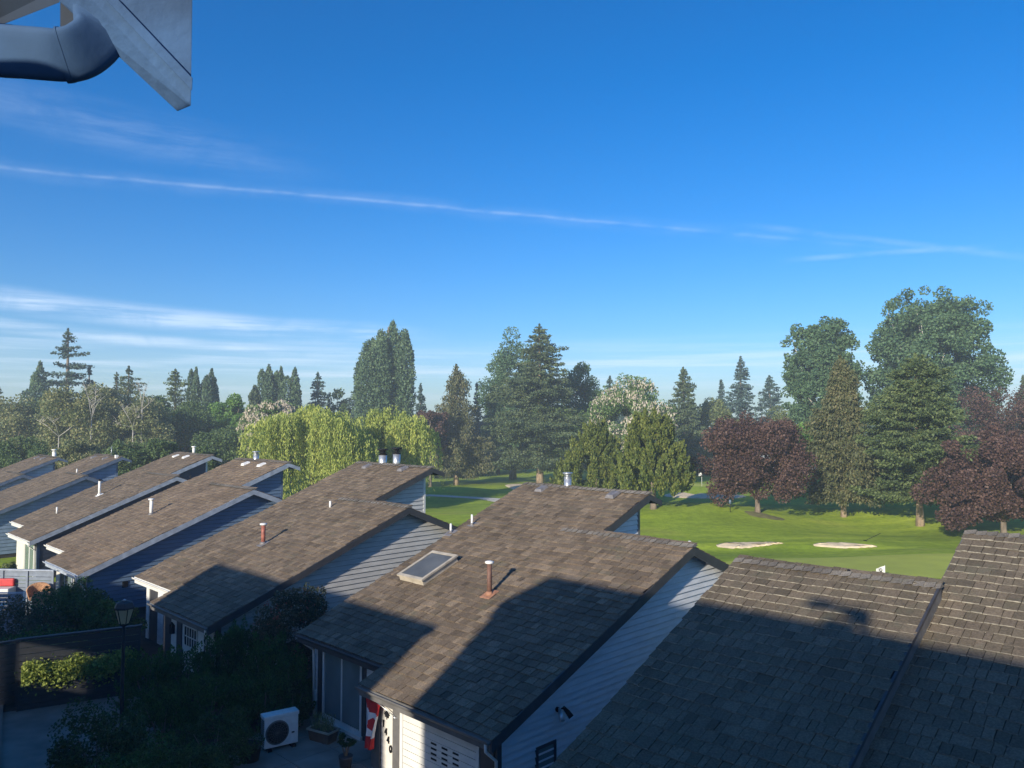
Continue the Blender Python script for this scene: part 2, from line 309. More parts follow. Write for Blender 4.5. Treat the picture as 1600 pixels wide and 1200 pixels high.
# ------------------------------------------------------------------ the ground
def grass_mat():
    m = bpy.data.materials.new('golf_grass'); m.use_nodes = True; n, l = m.node_tree.nodes, m.node_tree.links
    b = n['Principled BSDF']; b.inputs['Roughness'].default_value = .8; b.inputs['Specular IOR Level'].default_value = .2
    g = N(n, 'ShaderNodeNewGeometry')
    def noise(s, d, st=(1, 1, 1)):
        mp = N(n, 'ShaderNodeMapping'); mp.inputs['Scale'].default_value = st; l.new(g.outputs['Position'], mp.inputs[0])
        k = N(n, 'ShaderNodeTexNoise'); k.inputs['Scale'].default_value = s; k.inputs['Detail'].default_value = d; l.new(mp.outputs[0], k.inputs[0]); return k.outputs[0]
    def ramp(v, els):
        c = N(n, 'ShaderNodeValToRGB'); e = c.color_ramp.elements; e[0].position = els[0][0]; e[0].color = (*els[0][1], 1); e[1].position = els[-1][0]; e[1].color = (*els[-1][1], 1)
        for p, q in els[1:-1]: e.new(p).color = (*q, 1)
        l.new(v, c.inputs[0]); return c.outputs[0]
    base = ramp(noise(.085, 8), [(.28, (.17, .24, .02)), (.45, (.245, .335, .024)), (.58, (.29, .38, .032)), (.72, (.37, .40, .06))])
    fine = ramp(noise(1.8, 6, (1, 1, 1)), [(.25, (.74, .76, .72)), (.75, (1.25, 1.22, 1.28))])
    streak = ramp(noise(.35, 4, (.35, 1.6, 1)), [(.3, (.72, .78, .72)), (.7, (1.22, 1.16, 1.15))])
    m1 = N(n, 'ShaderNodeMix', data_type='RGBA', blend_type='MULTIPLY'); m1.inputs[0].default_value = 1; l.new(base, m1.inputs[6]); l.new(fine, m1.inputs[7])
    m2 = N(n, 'ShaderNodeMix', data_type='RGBA', blend_type='MULTIPLY'); m2.inputs[0].default_value = 1; l.new(m1.outputs[2], m2.inputs[6]); l.new(streak, m2.inputs[7])
    l.new(m2.outputs[2], b.inputs['Base Color'])
    bp = N(n, 'ShaderNodeBump'); bp.inputs['Strength'].default_value = .6; bp.inputs['Distance'].default_value = .08; l.new(noise(5, 4), bp.inputs['Height']); l.new(bp.outputs[0], b.inputs['Normal'])
    return m
M['grass'] = grass_mat()
M['green'] = mat('putting_green_turf', (.39, .43, .05), .8, .05, .6, bump=.1, det=6)
M['bare'] = mat('dry_grass', (.15, .14, .05), .9, .2, 1.5)
def np_mesh(name, V, F, mats, smooth=False):
    me = bpy.data.meshes.new(name); k = F.shape[1]
    me.vertices.add(len(V)); me.vertices.foreach_set('co', np.ascontiguousarray(V, np.float32).ravel())
    me.loops.add(F.size); me.loops.foreach_set('vertex_index', F.astype(np.int32).ravel())
    me.polygons.add(len(F)); me.polygons.foreach_set('loop_start', np.arange(0, F.size, k, dtype=np.int32))
    me.polygons.foreach_set('loop_total', np.full(len(F), k, np.int32))
    if smooth: me.polygons.foreach_set('use_smooth', np.ones(len(F), bool))
    for m in mats: me.materials.append(m)
    me.update(calc_edges=True); return me
def grid_axis():
    a = list(np.arange(-640, -160, 40.))+list(np.arange(-160, 120, 1.25))+list(np.arange(120, 660, 40.)); return np.array(a)
def grid_y():
    a = list(np.arange(-300, -10, 20.))+sorted(set(list(np.arange(-10, 170, 1.25))+list(np.arange(54, 66, .4))))+list(np.arange(170, 300, 10.))+list(np.arange(300, 660, 40.)); return np.array(a)
gx, gy = grid_axis(), grid_y(); XX, YY = np.meshgrid(gx, gy); ZZ = terrain(XX, YY)
nx, ny = len(gx), len(gy); idx = np.arange(nx*ny).reshape(ny, nx)
F = np.stack([idx[:-1, :-1], idx[:-1, 1:], idx[1:, 1:], idx[1:, :-1]], -1).reshape(-1, 4)
g = link('ground', np_mesh('ground', np.stack([XX, YY, ZZ], -1).reshape(-1, 3), F, [M['grass']], True)); tag(g, kind='structure')
def patch(name, outline, lift, material, step=.8, kind='structure', dip=0.):
    """a sheet that follows the terrain inside a closed outline"""
    P = np.array(outline, float); c = P.mean(0); V = [(c[0], c[1], tz(*c)+lift-dip)]; F = []; rings = 7; n = len(P)
    for k in range(1, rings+1):
        t = k/rings
        for q in P: x, y = c+(q-c)*t; V.append((x, y, tz(x, y)+lift*(1 if k < rings else .15)-dip*(1-t**3)))
    for i in range(n): F.append((0, 1+i, 1+(i+1) % n))
    for k in range(1, rings):
        for i in range(n):
            a = 1+(k-1)*n; b = 1+k*n; F.append((a+i, b+i, b+(i+1) % n, a+(i+1) % n))
    mb = MB(); mb.poly(V, F, 0, True); o = mb.build(name, material); return tag(o, kind=kind)
def blob(cx, cy, rx, ry, seed, n=56, amp=.16, rot=0.):
    r = random.Random(seed); ph = [r.uniform(0, 6.28) for _ in range(4)]; out = []
    for i in range(n):
        a = 2*math.pi*i/n; k = 1+amp*(math.sin(2*a+ph[0])*.6+math.sin(3*a+ph[1])*.5+math.sin(5*a+ph[2])*.25)+r.uniform(-.012, .012)
        x, y = math.cos(a)*rx*k, math.sin(a)*ry*k; out.append((cx+x*math.cos(rot)-y*math.sin(rot), cy+x*math.sin(rot)+y*math.cos(rot)))
    return out
def onground(px, py): q = ground_at(px, py); return q.x, q.y
# putting greens, sand, paths
patch('putting_green', blob(23.5, 48.4, 10.5, 5.2, 3, rot=-.05), .03, M['green'])
patch('putting_green', blob(30., 113, 9, 9, 5), .05, M['green'])
def bunker(pxs, lift=.12):
    patch('bunker', [onground(*p) for p in pxs], lift, M['sand'])
def smooth_outline(pts, n=6):
    out = []; m = len(pts)
    for i in range(m):
        p0, p1, p2, p3 = [Vector(pts[(i+k-1) % m]) for k in range(4)]
        for j in range(n):
            t = j/n; out.append(tuple(.5*((2*p1)+(-p0+p2)*t+(2*p0-5*p1+4*p2-p3)*t*t+(-p0+3*p1-3*p2+p3)*t**3)))
    return out
bunker(smooth_outline([(1119, 853), (1128, 857), (1150, 858), (1180, 856), (1205, 852.5), (1225, 849.5), (1200, 849), (1160, 849.5), (1130, 850)]))
bunker(smooth_outline([(1270, 852), (1282, 856), (1310, 857.5), (1345, 857), (1371, 855), (1350, 852), (1318, 850.5), (1290, 850)]))
bunker(smooth_outline([(790, 758), (797, 763), (808, 767), (824, 766), (832, 760), (815, 757)]))
bunker(smooth_outline([(1040, 776), (1060, 778), (1085, 779), (1115, 779.5), (1150, 779), (1166, 776), (1140, 772), (1112, 774), (1098, 772), (1080, 774), (1064, 770), (1050, 771), (1040, 773)]), .12)
patch('cart_path', smooth_outline([(655, 772.6), (700, 774.4), (745, 776.6), (800, 780.5), (860, 786), (862, 789.5), (800, 784), (745, 779.2), (700, 777), (655, 775)], 3) and
      [onground(*p) for p in smooth_outline([(655, 772.6), (700, 774.4), (745, 776.6), (800, 780.5), (860, 786), (862, 789.5), (800, 784), (745, 779.2), (700, 777), (655, 775)], 3)], .05, M['path'])
mp_ = onground(1185, 802); patch('worn_turf', blob(mp_[0]+.2, mp_[1]-.9, 1.7, 1.2, 9, amp=.2), .03, M['bare'])

# garden side, in the houses' frame: X to the right along the row, Y into the depth
def row(X, Y, Z=0): return Vector((K*X+K*Y, -K*X+K*Y, Z))
def sheet(name, pts, z, m):
    mb = MB(); mb.poly([(p[0], p[1], z) for p in pts], [tuple(range(len(pts)))]); return tag(mb.build(name, m), kind='structure')
def rowrect(x0, x1, y0, y1): return [row(x0, y0), row(x1, y0), row(x1, y1), row(x0, y1)]
sheet('garden_soil', rowrect(-50, 60, -30, 24), .006, M['soil'])
pat_ = sheet('patio', rowrect(-21.5, -11.4, 7.0, 13.2), .012, M['soil'])
for i_ in range(8):
    for j_ in range(5):
        mb = MB(); a_, b_ = -21.5+1.26*i_, 7.0+1.24*j_; q0, q1, q2, q3 = rowrect(a_+.012, a_+1.248, b_+.012, b_+1.228); dz_ = rnd.uniform(0, .006)
        mb.hexa([Vector((*q[:2], .013)) for q in (q0, q1, q2, q3)], [Vector((*q[:2], .05+dz_)) for q in (q0, q1, q2, q3)]); mb.build('paving_slab', M['patio'], pat_)

# ------------------------------------------------------------------ townhouses
TAN = .4; SLOPE = math.atan(TAN); CS, SN = math.cos(SLOPE), math.sin(SLOPE)
WCLS = (.14, .18, .22, .27, .33)
EXPO = .30
def shingle_shape(w, expo=EXPO):
    """a shingle in slope coordinates: x along the eave, y up the slope, z off the deck"""
    L = expo+.05; g_ = .006
    return [(-w/2+g_, 0, .008), (w/2-g_, 0, .008), (w/2-g_, L, -.004), (-w/2+g_, L, -.004), (-w/2+g_, 0, .034), (w/2-g_, 0, .034), (w/2-g_, L, .010), (-w/2+g_, L, .010)]
SF = [(3, 2, 1, 0), (4, 5, 6, 7), (0, 1, 5, 4), (1, 2, 6, 5), (2, 3, 7, 6), (3, 0, 4, 7)]
smesh = {}
def shingle_mesh(w, m, butt, expo):
    key = (w, m.name, expo)
    if key not in smesh:
        me = bpy.data.meshes.new('shingle'); me.from_pydata(shingle_shape(w, expo), [], SF); me.materials.append(m); me.materials.append(butt); me.polygons[2].material_index = 1
        smesh[key] = me
    return smesh[key]
def lay_shingles(roof, rects, m, butt, root, singles, seed, EXPO=.26):
    """rects: (x0, x1, y0, y1, base z at Y=0); singles: how many become parts of their own"""
    r = random.Random(seed); items = []
    Mroot = Matrix.Translation(root.location) @ Matrix.Rotation(root.rotation_euler.z, 4, 'Z')
    for (x0, x1, y0, y1, zb) in rects:
        q, q1 = (y0-.03)/CS, y1/CS; row_i = 0
        while q < q1-.06:
            x = x0-r.uniform(0, .12)
            while x < x1-.03:
                w = r.choice(WCLS); ww = w
                xc = x+w/2
                if xc+w/2 > x1+.05: xc = x1+.05-w/2
                if xc-w/2 < x0-.05: xc = x0-.05+w/2
                qq = q+r.uniform(-.014, .014); lift = r.choice((0, 0, .004, .009, .014 if r.random() < .3 else 0))+.012*math.sin(xc*1.1+seed)+.014*math.sin(q*.8+xc*.35+seed*2)+.008*math.sin(q*2.3-xc*.9)
                items.append((xc, qq, zb, ww, lift, r.uniform(-.012, .012)))
                x += w
            q += EXPO; row_i += 1
    # rank by size in view
    def score(it):
        p = Mroot @ Vector((it[0], it[1]*CS, it[2]+it[1]*SN)); d = p-cam.location
        c, s = math.cos(PITCH), math.sin(PITCH); Y = d.y*c+d.z*s; Z = -d.y*s+d.z*c
        if Y < 1: return 1e9
        px, py = 800+FPX*d.x/Y, 600-FPX*Z/Y
        return Y if (-5 < px < 1605 and py < 1205) else 1e6+Y
    order = sorted(range(len(items)), key=lambda i: score(items[i])) if singles else []
    chosen = set(order[:singles])
    V = []; Fs = []; mi = []
    rot = Matrix.Rotation(SLOPE, 4, 'X')
    for i, (xc, q, zb, w, lift, rz) in enumerate(items):
        mtx = Matrix.Translation((xc, q*CS, zb+q*SN)) @ rot @ Matrix.Translation((0, 0, lift)) @ Matrix.Rotation(rz, 4, 'Z')
        if i in chosen:
            o = link('shingle', shingle_mesh(w, m, butt, EXPO), roof); o.matrix_local = mtx
        else:
            b = len(V); V += [tuple(mtx @ Vector(v)) for v in shingle_shape(w, EXPO)]; Fs += [tuple(b+k for k in f) for f in SF]; mi += [0, 0, 1, 0, 0, 0]
    me = bpy.data.meshes.new('shingle_courses'); me.from_pydata(V, [], Fs); me.materials.append(m); me.materials.append(butt); me.polygons.foreach_set('material_index', mi); me.update()
    tag(link('shingle_courses', me, roof), kind='stuff')
def ridge_caps(roof, x0, x1, Y, z, m, back=TAN):
    r = random.Random(int(x0*100)+5); V = MB(); x = x0-.05; k = 0
    while x < x1+.02:
        e = min(x+.26, x1+.06); l = .018 if k % 2 else .030; dz = .16*TAN; dzb = .16*back
        V.poly([(x, Y-.16, z-dz+.03), (x, Y, z+.045+l*.4), (x, Y+.16, z-dzb+.03), (e, Y-.16, z-dz+.05+l), (e, Y, z+.065+l), (e, Y+.16, z-dzb+.05+l),
                (x, Y, z-.02), (e, Y, z-.02)], [(0, 3, 4, 1), (1, 4, 5, 2), (0, 1, 6), (1, 2, 6), (3, 7, 4), (4, 7, 5), (0, 6, 7, 3), (2, 5, 7, 6)])
        x += .22; k += 1
    o = V.build('ridge_cap', m, roof); return o
def gable_boards(wall, X, y0, y1, zb, zfun, m, expo=.165, x_out=1, seed=1, ytop=None, singles=True):
    """lap siding on a wall facing +X; zfun(side) gives the roof underside; each board a part"""
    r = random.Random(seed); z = zb
    ztop = ytop
    n = 0
    while z < ztop-.02:
        a0, b0 = zfun(z); a1, b1 = zfun(min(z+expo, ztop-.005))
        a0, a1 = max(y0, a0), max(y0, a1); b0, b1 = min(y1, b0), min(y1, b1)
        if b0-a0 > .08:
            a1 = min(a1, b1-.01) if b1 > a1 else a1
            cuts = [0.]
            if b0-a0 > 4: cuts.append(r.uniform(.25, .75))
            cuts.append(1.)
            for c0, c1 in zip(cuts[:-1], cuts[1:]):
                g0 = 0 if c0 == 0 else .002; g1 = 0 if c1 == 1 else -.002
                A0, B0 = a0+(b0-a0)*c0+g0, a0+(b0-a0)*c1+g1; A1 = a1 if c0 == 0 else A0; B1 = b1 if c1 == 1 else B0
                if B1 < A1+.004: A1 = B1 = (A1+B1)/2; A1 -= .002; B1 += .002
                mb = MB(); z1 = min(z+expo-.002, ztop-.005); zl = z+.016
                mb.poly([(X, A0, zl), (X, B0, zl), (X, B1, z1), (X, A1, z1), (X+.046, A0, zl), (X+.046, B0, zl), (X+.012, B1, z1), (X+.012, A1, z1)],
                        [(0, 1, 2, 3), (7, 6, 5, 4), (4, 5, 1, 0), (5, 6, 2, 1), (6, 7, 3, 2), (7, 4, 0, 3)])
                mb.build('siding_board', m, wall)
        z += expo; n += 1
def front_boards(wall, x0, x1, Y, z0, z1, m, expo=.165):
    z = z0
    while z < z1-.03:
        t = min(z+expo, z1); mb = MB()
        mb.poly([(x0, Y, z-.01), (x1, Y, z-.01), (x1, Y, t), (x0, Y, t), (x0, Y-.028, z-.01), (x1, Y-.028, z-.01), (x1, Y-.008, t), (x0, Y-.008, t)],
                [(3, 2, 1, 0), (4, 5, 6, 7), (0, 1, 5, 4), (1, 2, 6, 5), (2, 3, 7, 6), (3, 0, 4, 7)]); mb.build('siding_board', m, wall)
        z += expo

def pipe(root, X, Y, zr, h, r, m, capm=None, cap='disc', foot=None):
    """a flue pipe standing on the roof slope, with flashing"""
    z = zr(Y); s = MB(); s.tube([(X, Y, z-.05), (X, Y, z+h)], r, 12); o = s.build('flue_pipe', m, root)
    if foot:
        f = MB(); f.hexa([(X-.2, Y-.22, z-.22*TAN+.035), (X+.2, Y-.22, z-.22*TAN+.035), (X+.2, Y+.2, z+.2*TAN+.035), (X-.2, Y+.2, z+.2*TAN+.035)],
                         [(X-.19, Y-.21, z-.22*TAN+.05), (X+.19, Y-.21, z-.22*TAN+.05), (X+.19, Y+.19, z+.2*TAN+.05), (X-.19, Y+.19, z+.2*TAN+.05)])
        f.tube([(X, Y, z), (X, Y, z+.12)], [r*1.9, r*1.15], 12); f.build('flashing', foot, o)
    c = MB()
    if cap == 'disc': c.tube([(X, Y, z+h), (X, Y, z+h+.015), (X, Y, z+h+.07), (X, Y, z+h+.09)], [r*1.1, r*1.75, r*1.75, r*.6], 14)
    elif cap == 'open': c.tube([(X, Y, z+h), (X, Y, z+h+.01)], [r*1.05, r*.8], 12)
    elif cap == 'cone':
        c.tube([(X, Y, z+h+.05), (X, Y, z+h+.07), (X, Y, z+h+.14)], [r*1.9, r*1.9, r*.3], 14); c.tube([(X, Y, z+h-.02), (X, Y, z+h+.06)], [r*.7, r*.7], 10)
    elif cap == 'tee':
        c.tube([(X-.13, Y, z+h), (X+.13, Y, z+h)], .05, 10); c.tube([(X, Y, z+h), (X, Y, z+h+.1)], [.05, .03], 8)
    if cap != 'none': c.build('flue_cap', capm or m, o)
    return o
def chimney(root, X, Y, z, r, h, m, capm, louvre=True):
    """a fat metal chimney: barrel, storm collar, louvred neck and flat cap"""
    s = MB(); s.tube([(X, Y, z-.3), (X, Y, z+h*.62)], r, 16); o = s.build('chimney', m, root)
    c = MB(); c.tube([(X, Y, z+h*.62), (X, Y, z+h*.66), (X, Y, z+h*.68)], [r*1.02, r*1.15, r*.8], 16)
    if louvre:
        for k in range(3): zz = z+h*(.68+.08*k); c.tube([(X, Y, zz), (X, Y, zz+h*.03)], [r*1.08, r*.8], 16)
    c.tube([(X, Y, z+h*.66), (X, Y, z+h*.9)], r*.6, 12); c.build('storm_collar', capm, o)
    t = MB(); t.tube([(X, Y, z+h*.9), (X, Y, z+h*.93), (X, Y, z+h*.98), (X, Y, z+h)], [r*1.3, r*1.4, r*1.35, r*.5], 18); t.build('chimney_cap', capm, o)
    return o
def low_vent(root, X, Y, zr, m):
    z = zr(Y); v = MB(); v.hexa([(X-.2, Y-.25, z-.25*TAN+.03), (X+.2, Y-.25, z-.25*TAN+.03), (X+.2, Y+.2, z+.2*TAN+.03), (X-.2, Y+.2, z+.2*TAN+.03)],
                                 [(X-.14, Y-.22, z+.06), (X+.14, Y-.22, z+.06), (X+.14, Y+.16, z+.2*TAN+.10), (X-.14, Y+.16, z+.2*TAN+.10)])
    return v.build('roof_vent', m, root, bevel=.01)

def townhouse(d):
    """front slope of section B: X in [-lB, 0], Y in [0, YB]; section A: X in [-pA, -lB], Y in [Ya, YA], both in one plane"""
    root = empty('townhouse', (d['x'], d['y'], d.get('z', 0)), d['label'], 'house', R(d.get('rz', -45)), 'row of stepped townhouses')
    zE = d.get('zE', 2.25); lB, rA, pA, Ya, YB, YA = d['dim']; z = lambda Y: zE+TAN*Y
    backB = d.get('backB', 3.3); sm = d['shingle']; butt = d.get('butt', sm)
    T, TR = .14, .26                     # deck thickness, barge depth
    # roof deck
    mb = MB()
    DK = .05
    def slab(x0, x1, y0, y1, f): mb.hexa([(x0, y0, f(y0)-T), (x1, y0, f(y0)-T), (x1, y1, f(y1)-T), (x0, y1, f(y1)-T)], [(x0, y0, f(y0)-DK), (x1, y0, f(y0)-DK), (x1, y1, f(y1)-DK), (x0, y1, f(y1)-DK)])
    slab(-lB, 0, 0, YB, z); fb = lambda Y: z(YB)-TAN*(Y-YB); slab(-rA-.006, 0, YB+.002, YB+backB, fb)
    slab(-pA, -lB-.003, Ya, YA, z); slab(-lB, -rA, YB+.003, YA, z); fa = lambda Y: z(YA)-TAN*(Y-YA)*.9; slab(-pA, -rA, YA+.002, YA+.75, fa)
    roof = mb.build('roof', M['deck'], root)
    lay_shingles(roof, [(-lB, 0, 0, YB, zE), (-pA, -lB-.0, Ya, YA, zE), (-lB, -rA, YB+.06, YA, zE)], sm, butt, root, d.get('singles', 0), d['seed'])
    # back-slope shingles seen edge-on from the front: a few courses
    mb = MB(); q = 0
    while q < backB:
        mb.hexa([(-rA, YB+q, fb(YB+q)+.006), (.03, YB+q, fb(YB+q)+.006), (.03, YB+q+.3, fb(YB+q+.3)+.012), (-rA, YB+q+.3, fb(YB+q+.3)+.012)],
                [(-rA, YB+q, fb(YB+q)+.016), (.03, YB+q, fb(YB+q)+.016), (.03, YB+q+.3, fb(YB+q+.3)+.04), (-rA, YB+q+.3, fb(YB+q+.3)+.04)]); q += .3
    tag(mb.build('shingle_courses', sm, roof), kind='stuff')
    ridge_caps(roof, -lB, .02, YB, z(YB), M['ridge_cap']); ridge_caps(roof, -pA, -rA+.02, YA, z(YA), M['ridge_cap'])
    # barge boards along the right-hand rakes
    bm_ = d['barge']
    def barge(x, y0, z0, y1, z1, depth=TR, m=bm_, th=.045, name='barge_board'):
        s = MB(); s.hexa([(x, y0, z0-depth), (x+th, y0, z0-depth), (x+th, y1, z1-depth), (x, y1, z1-depth)], [(x, y0, z0), (x+th, y0, z0), (x+th, y1, z1), (x, y1, z1)])
        return s.build(name, m, roof)
    barge(.002, -.04, z(-.04)-.004, YB, z(YB)-.004); barge(.004, YB+.002, z(YB)-.006, YB+backB, fb(YB+backB)-.006)
    barge(-rA+.002, YB+.25, z(YB+.25)-.004, YA, z(YA)-.004); barge(-rA+.004, YA+.002, z(YA)-.006, YA+.74, fa(YA+.74)-.006, .2)
    if d.get('under'):                   # a light trim board under the barge
        barge(-.24, .35, z(.35)-T-.004, YB-.3, z(YB-.3)-T-.004, .14, M[d['under']], .05, 'frieze_board')
    # soffits
    ov = .30                             # overhang beyond the gable wall
    # walls: backing masses
    yB1 = YB+2.9; w = MB(); fw = .45
    w.poly([(-lB+.25, fw, 0), (-ov, fw, 0), (-ov, yB1, 0), (-lB+.25, yB1, 0), (-lB+.25, fw, z(fw)-T), (-ov, fw, z(fw)-T), (-ov, YB, z(YB)-T), (-ov, yB1, fb(yB1)-T), (-lB+.25, yB1, fb(yB1)-T), (-lB+.25, YB, z(YB)-T)],
           [(0, 3, 2, 1), (0, 1, 5, 4), (1, 2, 7, 6, 5), (2, 3, 8, 7), (3, 0, 4, 9, 8), (4, 5, 6, 9), (9, 6, 7, 8)])
    yA0, yA1 = Ya+.45, YA-.2
    w.poly([(-pA+.25, yA0, 0), (-rA-ov, yA0, 0), (-rA-ov, yA1, 0), (-pA+.25, yA1, 0), (-pA+.25, yA0, z(yA0)-T-.002), (-rA-ov, yA0, z(yA0)-T-.002), (-rA-ov, yA1, z(yA1)-T-.002), (-pA+.25, yA1, z(yA1)-T-.002)],
           [(3, 2, 1, 0), (4, 5, 6, 7), (0, 1, 5, 4), (1, 2, 6, 5), (2, 3, 7, 6), (3, 0, 4, 7)])
    wall = w.build('wall', M['deck'], root)
    zu = zE-T
    def zfB(zz): return ((zz-zu)/TAN, YB+(z(YB)-T-zz)/TAN)
    gable_boards(wall, -ov+.004, fw+.11, yB1-.02, .3, zfB, d['side'], d.get('expo', .165), seed=d['seed'], ytop=z(YB)-T-.02)
    gable_boards(wall, -rA-ov+.002, YB+.3, yA1-.09, z(YB)-1.1, lambda zz: ((zz-zu)/TAN, 99), d['side'], d.get('expo', .165), seed=d['seed']+3, ytop=z(yA1)-T-.02)
    # corner boards
    c = MB(); c.box((-ov-.02, fw-.035, 0), (-ov+.045, fw+.105, z(fw)-T-.01)); c.build('corner_board', d.get('corner', M['trim_dark']), wall)
    c = MB(); c.box((-rA-ov-.02, yA1-.085, z(YB)-1.2), (-rA-ov+.045, yA1+.03, z(yA1)-T-.02)); c.build('corner_board', d.get('cornerA', M['white']), wall)
    # soffit boards under the rake overhangs
    s = MB(); s.hexa([(-ov+.05, .1, z(.1)-T-.02), (-.002, .1, z(.1)-T-.02), (-.002, YB-.01, z(YB-.01)-T-.02), (-ov+.05, YB-.01, z(YB-.01)-T-.02)],
                     [(-ov+.05, .1, z(.1)-T-.003), (-.002, .1, z(.1)-T-.003), (-.002, YB-.01, z(YB-.01)-T-.003), (-ov+.05, YB-.01, z(YB-.01)-T-.003)]); s.build('soffit', d.get('soffit', bm_), roof)
    # eaves: fascia and gutter
    for x0, x1, Y0, m_ in ((-lB-.02, .02, 0, d['eaveB']), (-pA-.02, -lB-.04, Ya, d['eaveA'])):
        s = MB(); s.box((x0, Y0-.03, z(Y0)-.26), (x1, Y0-.004, z(Y0)-.012)); s.build('fascia', m_, roof)
        s = MB(); n = 7; prof = [(-.135+.06*(1-math.cos(math.pi*k/6)), -.05-.085*math.sin(math.pi*k/6)) for k in range(n)]
        prof += [(a*.86-.0123, b*.84) for a, b in prof[::-1]]
        s.hexa([(x0, Y0-.02+a, z(Y0)+b+.03) for a, b in prof], [(x1, Y0-.02+a, z(Y0)+b+.03) for a, b in prof]); s.build('gutter', m_, roof)
    # rain pipe at B right corner
    s = MB(); s.tube([(-.12, -.06, z(0)-.1), (-.12, -.06, z(0)-.28), (-.2, fw-.12, z(0)-.62), (-.2, fw-.09, .05)], .036, 8); s.build('downspout', d.get('spout', M['white']), root)
    return root, z, wall, roof, (lB, rA, pA, Ya, YB, YA)

def window(parent, x0, x1, Y, z0, z1, frame, glass, nx=1, nz=1, name='window', fw=.06, bar=.025):
    """faces -Y: frame, pane(s), glazing bars"""
    f = MB(); f.box((x0, Y-.05, z0), (x0+fw, Y+.0, z1)); f.box((x1-fw, Y-.05, z0), (x1, Y, z1)); f.box((x0+fw, Y-.05, z1-fw), (x1-fw, Y, z1)); f.box((x0+fw, Y-.05, z0), (x1-fw, Y, z0+fw))
    o = f.build(name, frame, parent)
    xs = [x0+fw+(x1-x0-2*fw)*i/nx for i in range(nx+1)]; zs = [z0+fw+(z1-z0-2*fw)*i/nz for i in range(nz+1)]
    for i in range(nx):
        for j in range(nz):
            p = MB(); p.box((xs[i]+bar/2, Y-.03, zs[j]+bar/2), (xs[i+1]-bar/2, Y-.015, zs[j+1]-bar/2)); p.build('pane', glass, o)
    if nx*nz > 1:
        b = MB()
        for x in xs[1:-1]: b.box((x-bar/2, Y-.045, z0+fw), (x+bar/2, Y-.01, z1-fw))
        for zz in zs[1:-1]: b.box((x0+fw, Y-.043, zz-bar/2), (x1-fw, Y-.012, zz+bar/2))
        b.build('glazing_bar', frame, o)
    return o

# ---- the unit numbered 1440
H1, z1, wall1, roof1, _ = townhouse(dict(x=-.44, y=16.98, dim=(4.95, 3.46, 9.46, .79, 8.01, 10.79), seed=11, singles=300, shingle=M['shingle'],
    barge=M['trim_dark'], side=M['side_white'], eaveA=M['trim_dark'], eaveB=M['trim_grey'], corner=M['trim_dark'], cornerA=M['trim_grey'], soffit=M['trim_dark'], expo=.165,
    label='pale siding townhouse numbered 1440 with a skylight and brown flue on its roof'))
# front wall, section B
Y = .45
def panel(root, name, a, b, m): s = MB(); s.box(a, b); return s.build(name, m, root)
panel(wall1, 'corner_board', (-5.0, Y-.06, 0), (-4.62, Y+.3, 2.1), M['trim_grey'])
front_boards(wall1, -4.6, -4.03, Y-.002, .02, 2.1, M['front_cream'], .17)
panel(wall1, 'door_post', (-4.02, Y-.09, 0), (-3.74, Y-.003, 2.14), M['trim_grey'])
gd = panel(H1, 'garage_door', (-3.70, Y-.045, .02), (-.80, Y-.003, 2.02), M['white'])
k = 0; zz = .06
while zz < 1.98:                                   # ribs of the roll-up door
    panel(gd, 'door_slat', (-3.60, Y-.075, zz), (-.9, Y-.046, zz+.155), M['white']); zz += .172
panel(gd, 'door_jamb', (-3.73, Y-.085, .0), (-3.61, Y-.046, 2.04), M['white']); panel(gd, 'door_jamb', (-.895, Y-.085, 0), (-.8, Y-.046, 2.04), M['white'])
for i in range(3):
    for j in range(4): panel(gd, 'vent_slot', (-2.50+.40*i, Y-.081, .98+.12*j), (-2.29+.40*i, Y-.0755, 1.025+.12*j), M['black'])
panel(wall1, 'door_header', (-3.74, Y-.09, 2.045), (-.5, Y-.003, 2.2), M['trim_dark'])
panel(wall1, 'corner_board', (-.79, Y-.07, 0), (-.33, Y-.004, 2.04), M['trim_dark'])
def glyph(root, name, strokes, X, Zc, s, Y, m):
    """strokes of a character drawn with thin raised bars"""
    b = MB()
    for pl in strokes:
        for (x0, z0), (x1, z1_) in zip(pl[:-1], pl[1:]): b.bar((X+x0*s, Y, Zc+z0*s), (X+x1*s, Y, Zc+z1_*s), .022, .028, 0, (0, 1, 0))
    return b.build(name, m, root)
G = {'1': [[(-.12, .32), (.02, .5), (.02, -.5)]], '4': [[(.14, -.5), (.14, .5), (-.26, -.16), (.3, -.16)]],
     '0': [[(.26*math.cos(a), .5*math.sin(a)) for a in [i*math.pi/7 for i in range(15)]]]}
for ch, X, Zc in (('1', -4.47, 1.28), ('4', -4.37, 1.10), ('4', -4.27, .92), ('0', -4.16, .72)): glyph(H1, 'house_number', G[ch], X, Zc, .17, Y-.045, M['black'])
lf = MB()                                         # a metal leaf over the number
LEAF = [(0, -.5), (.05, -.2), (.3, -.28), (.25, -.12), (.5, .08), (.38, .12), (.42, .3), (.2, .2), (.12, .5), (0, .36), (-.12, .5), (-.2, .2), (-.42, .3), (-.38, .12), (-.5, .08), (-.25, -.12), (-.3, -.28), (-.05, -.2)]
lf.hexa([(-4.33+a*.24, Y-.035, 1.53+b*.24) for a, b in LEAF], [(-4.33+a*.24, Y-.055, 1.53+b*.24) for a, b in LEAF]); lf.build('leaf_ornament', M['black'], H1)
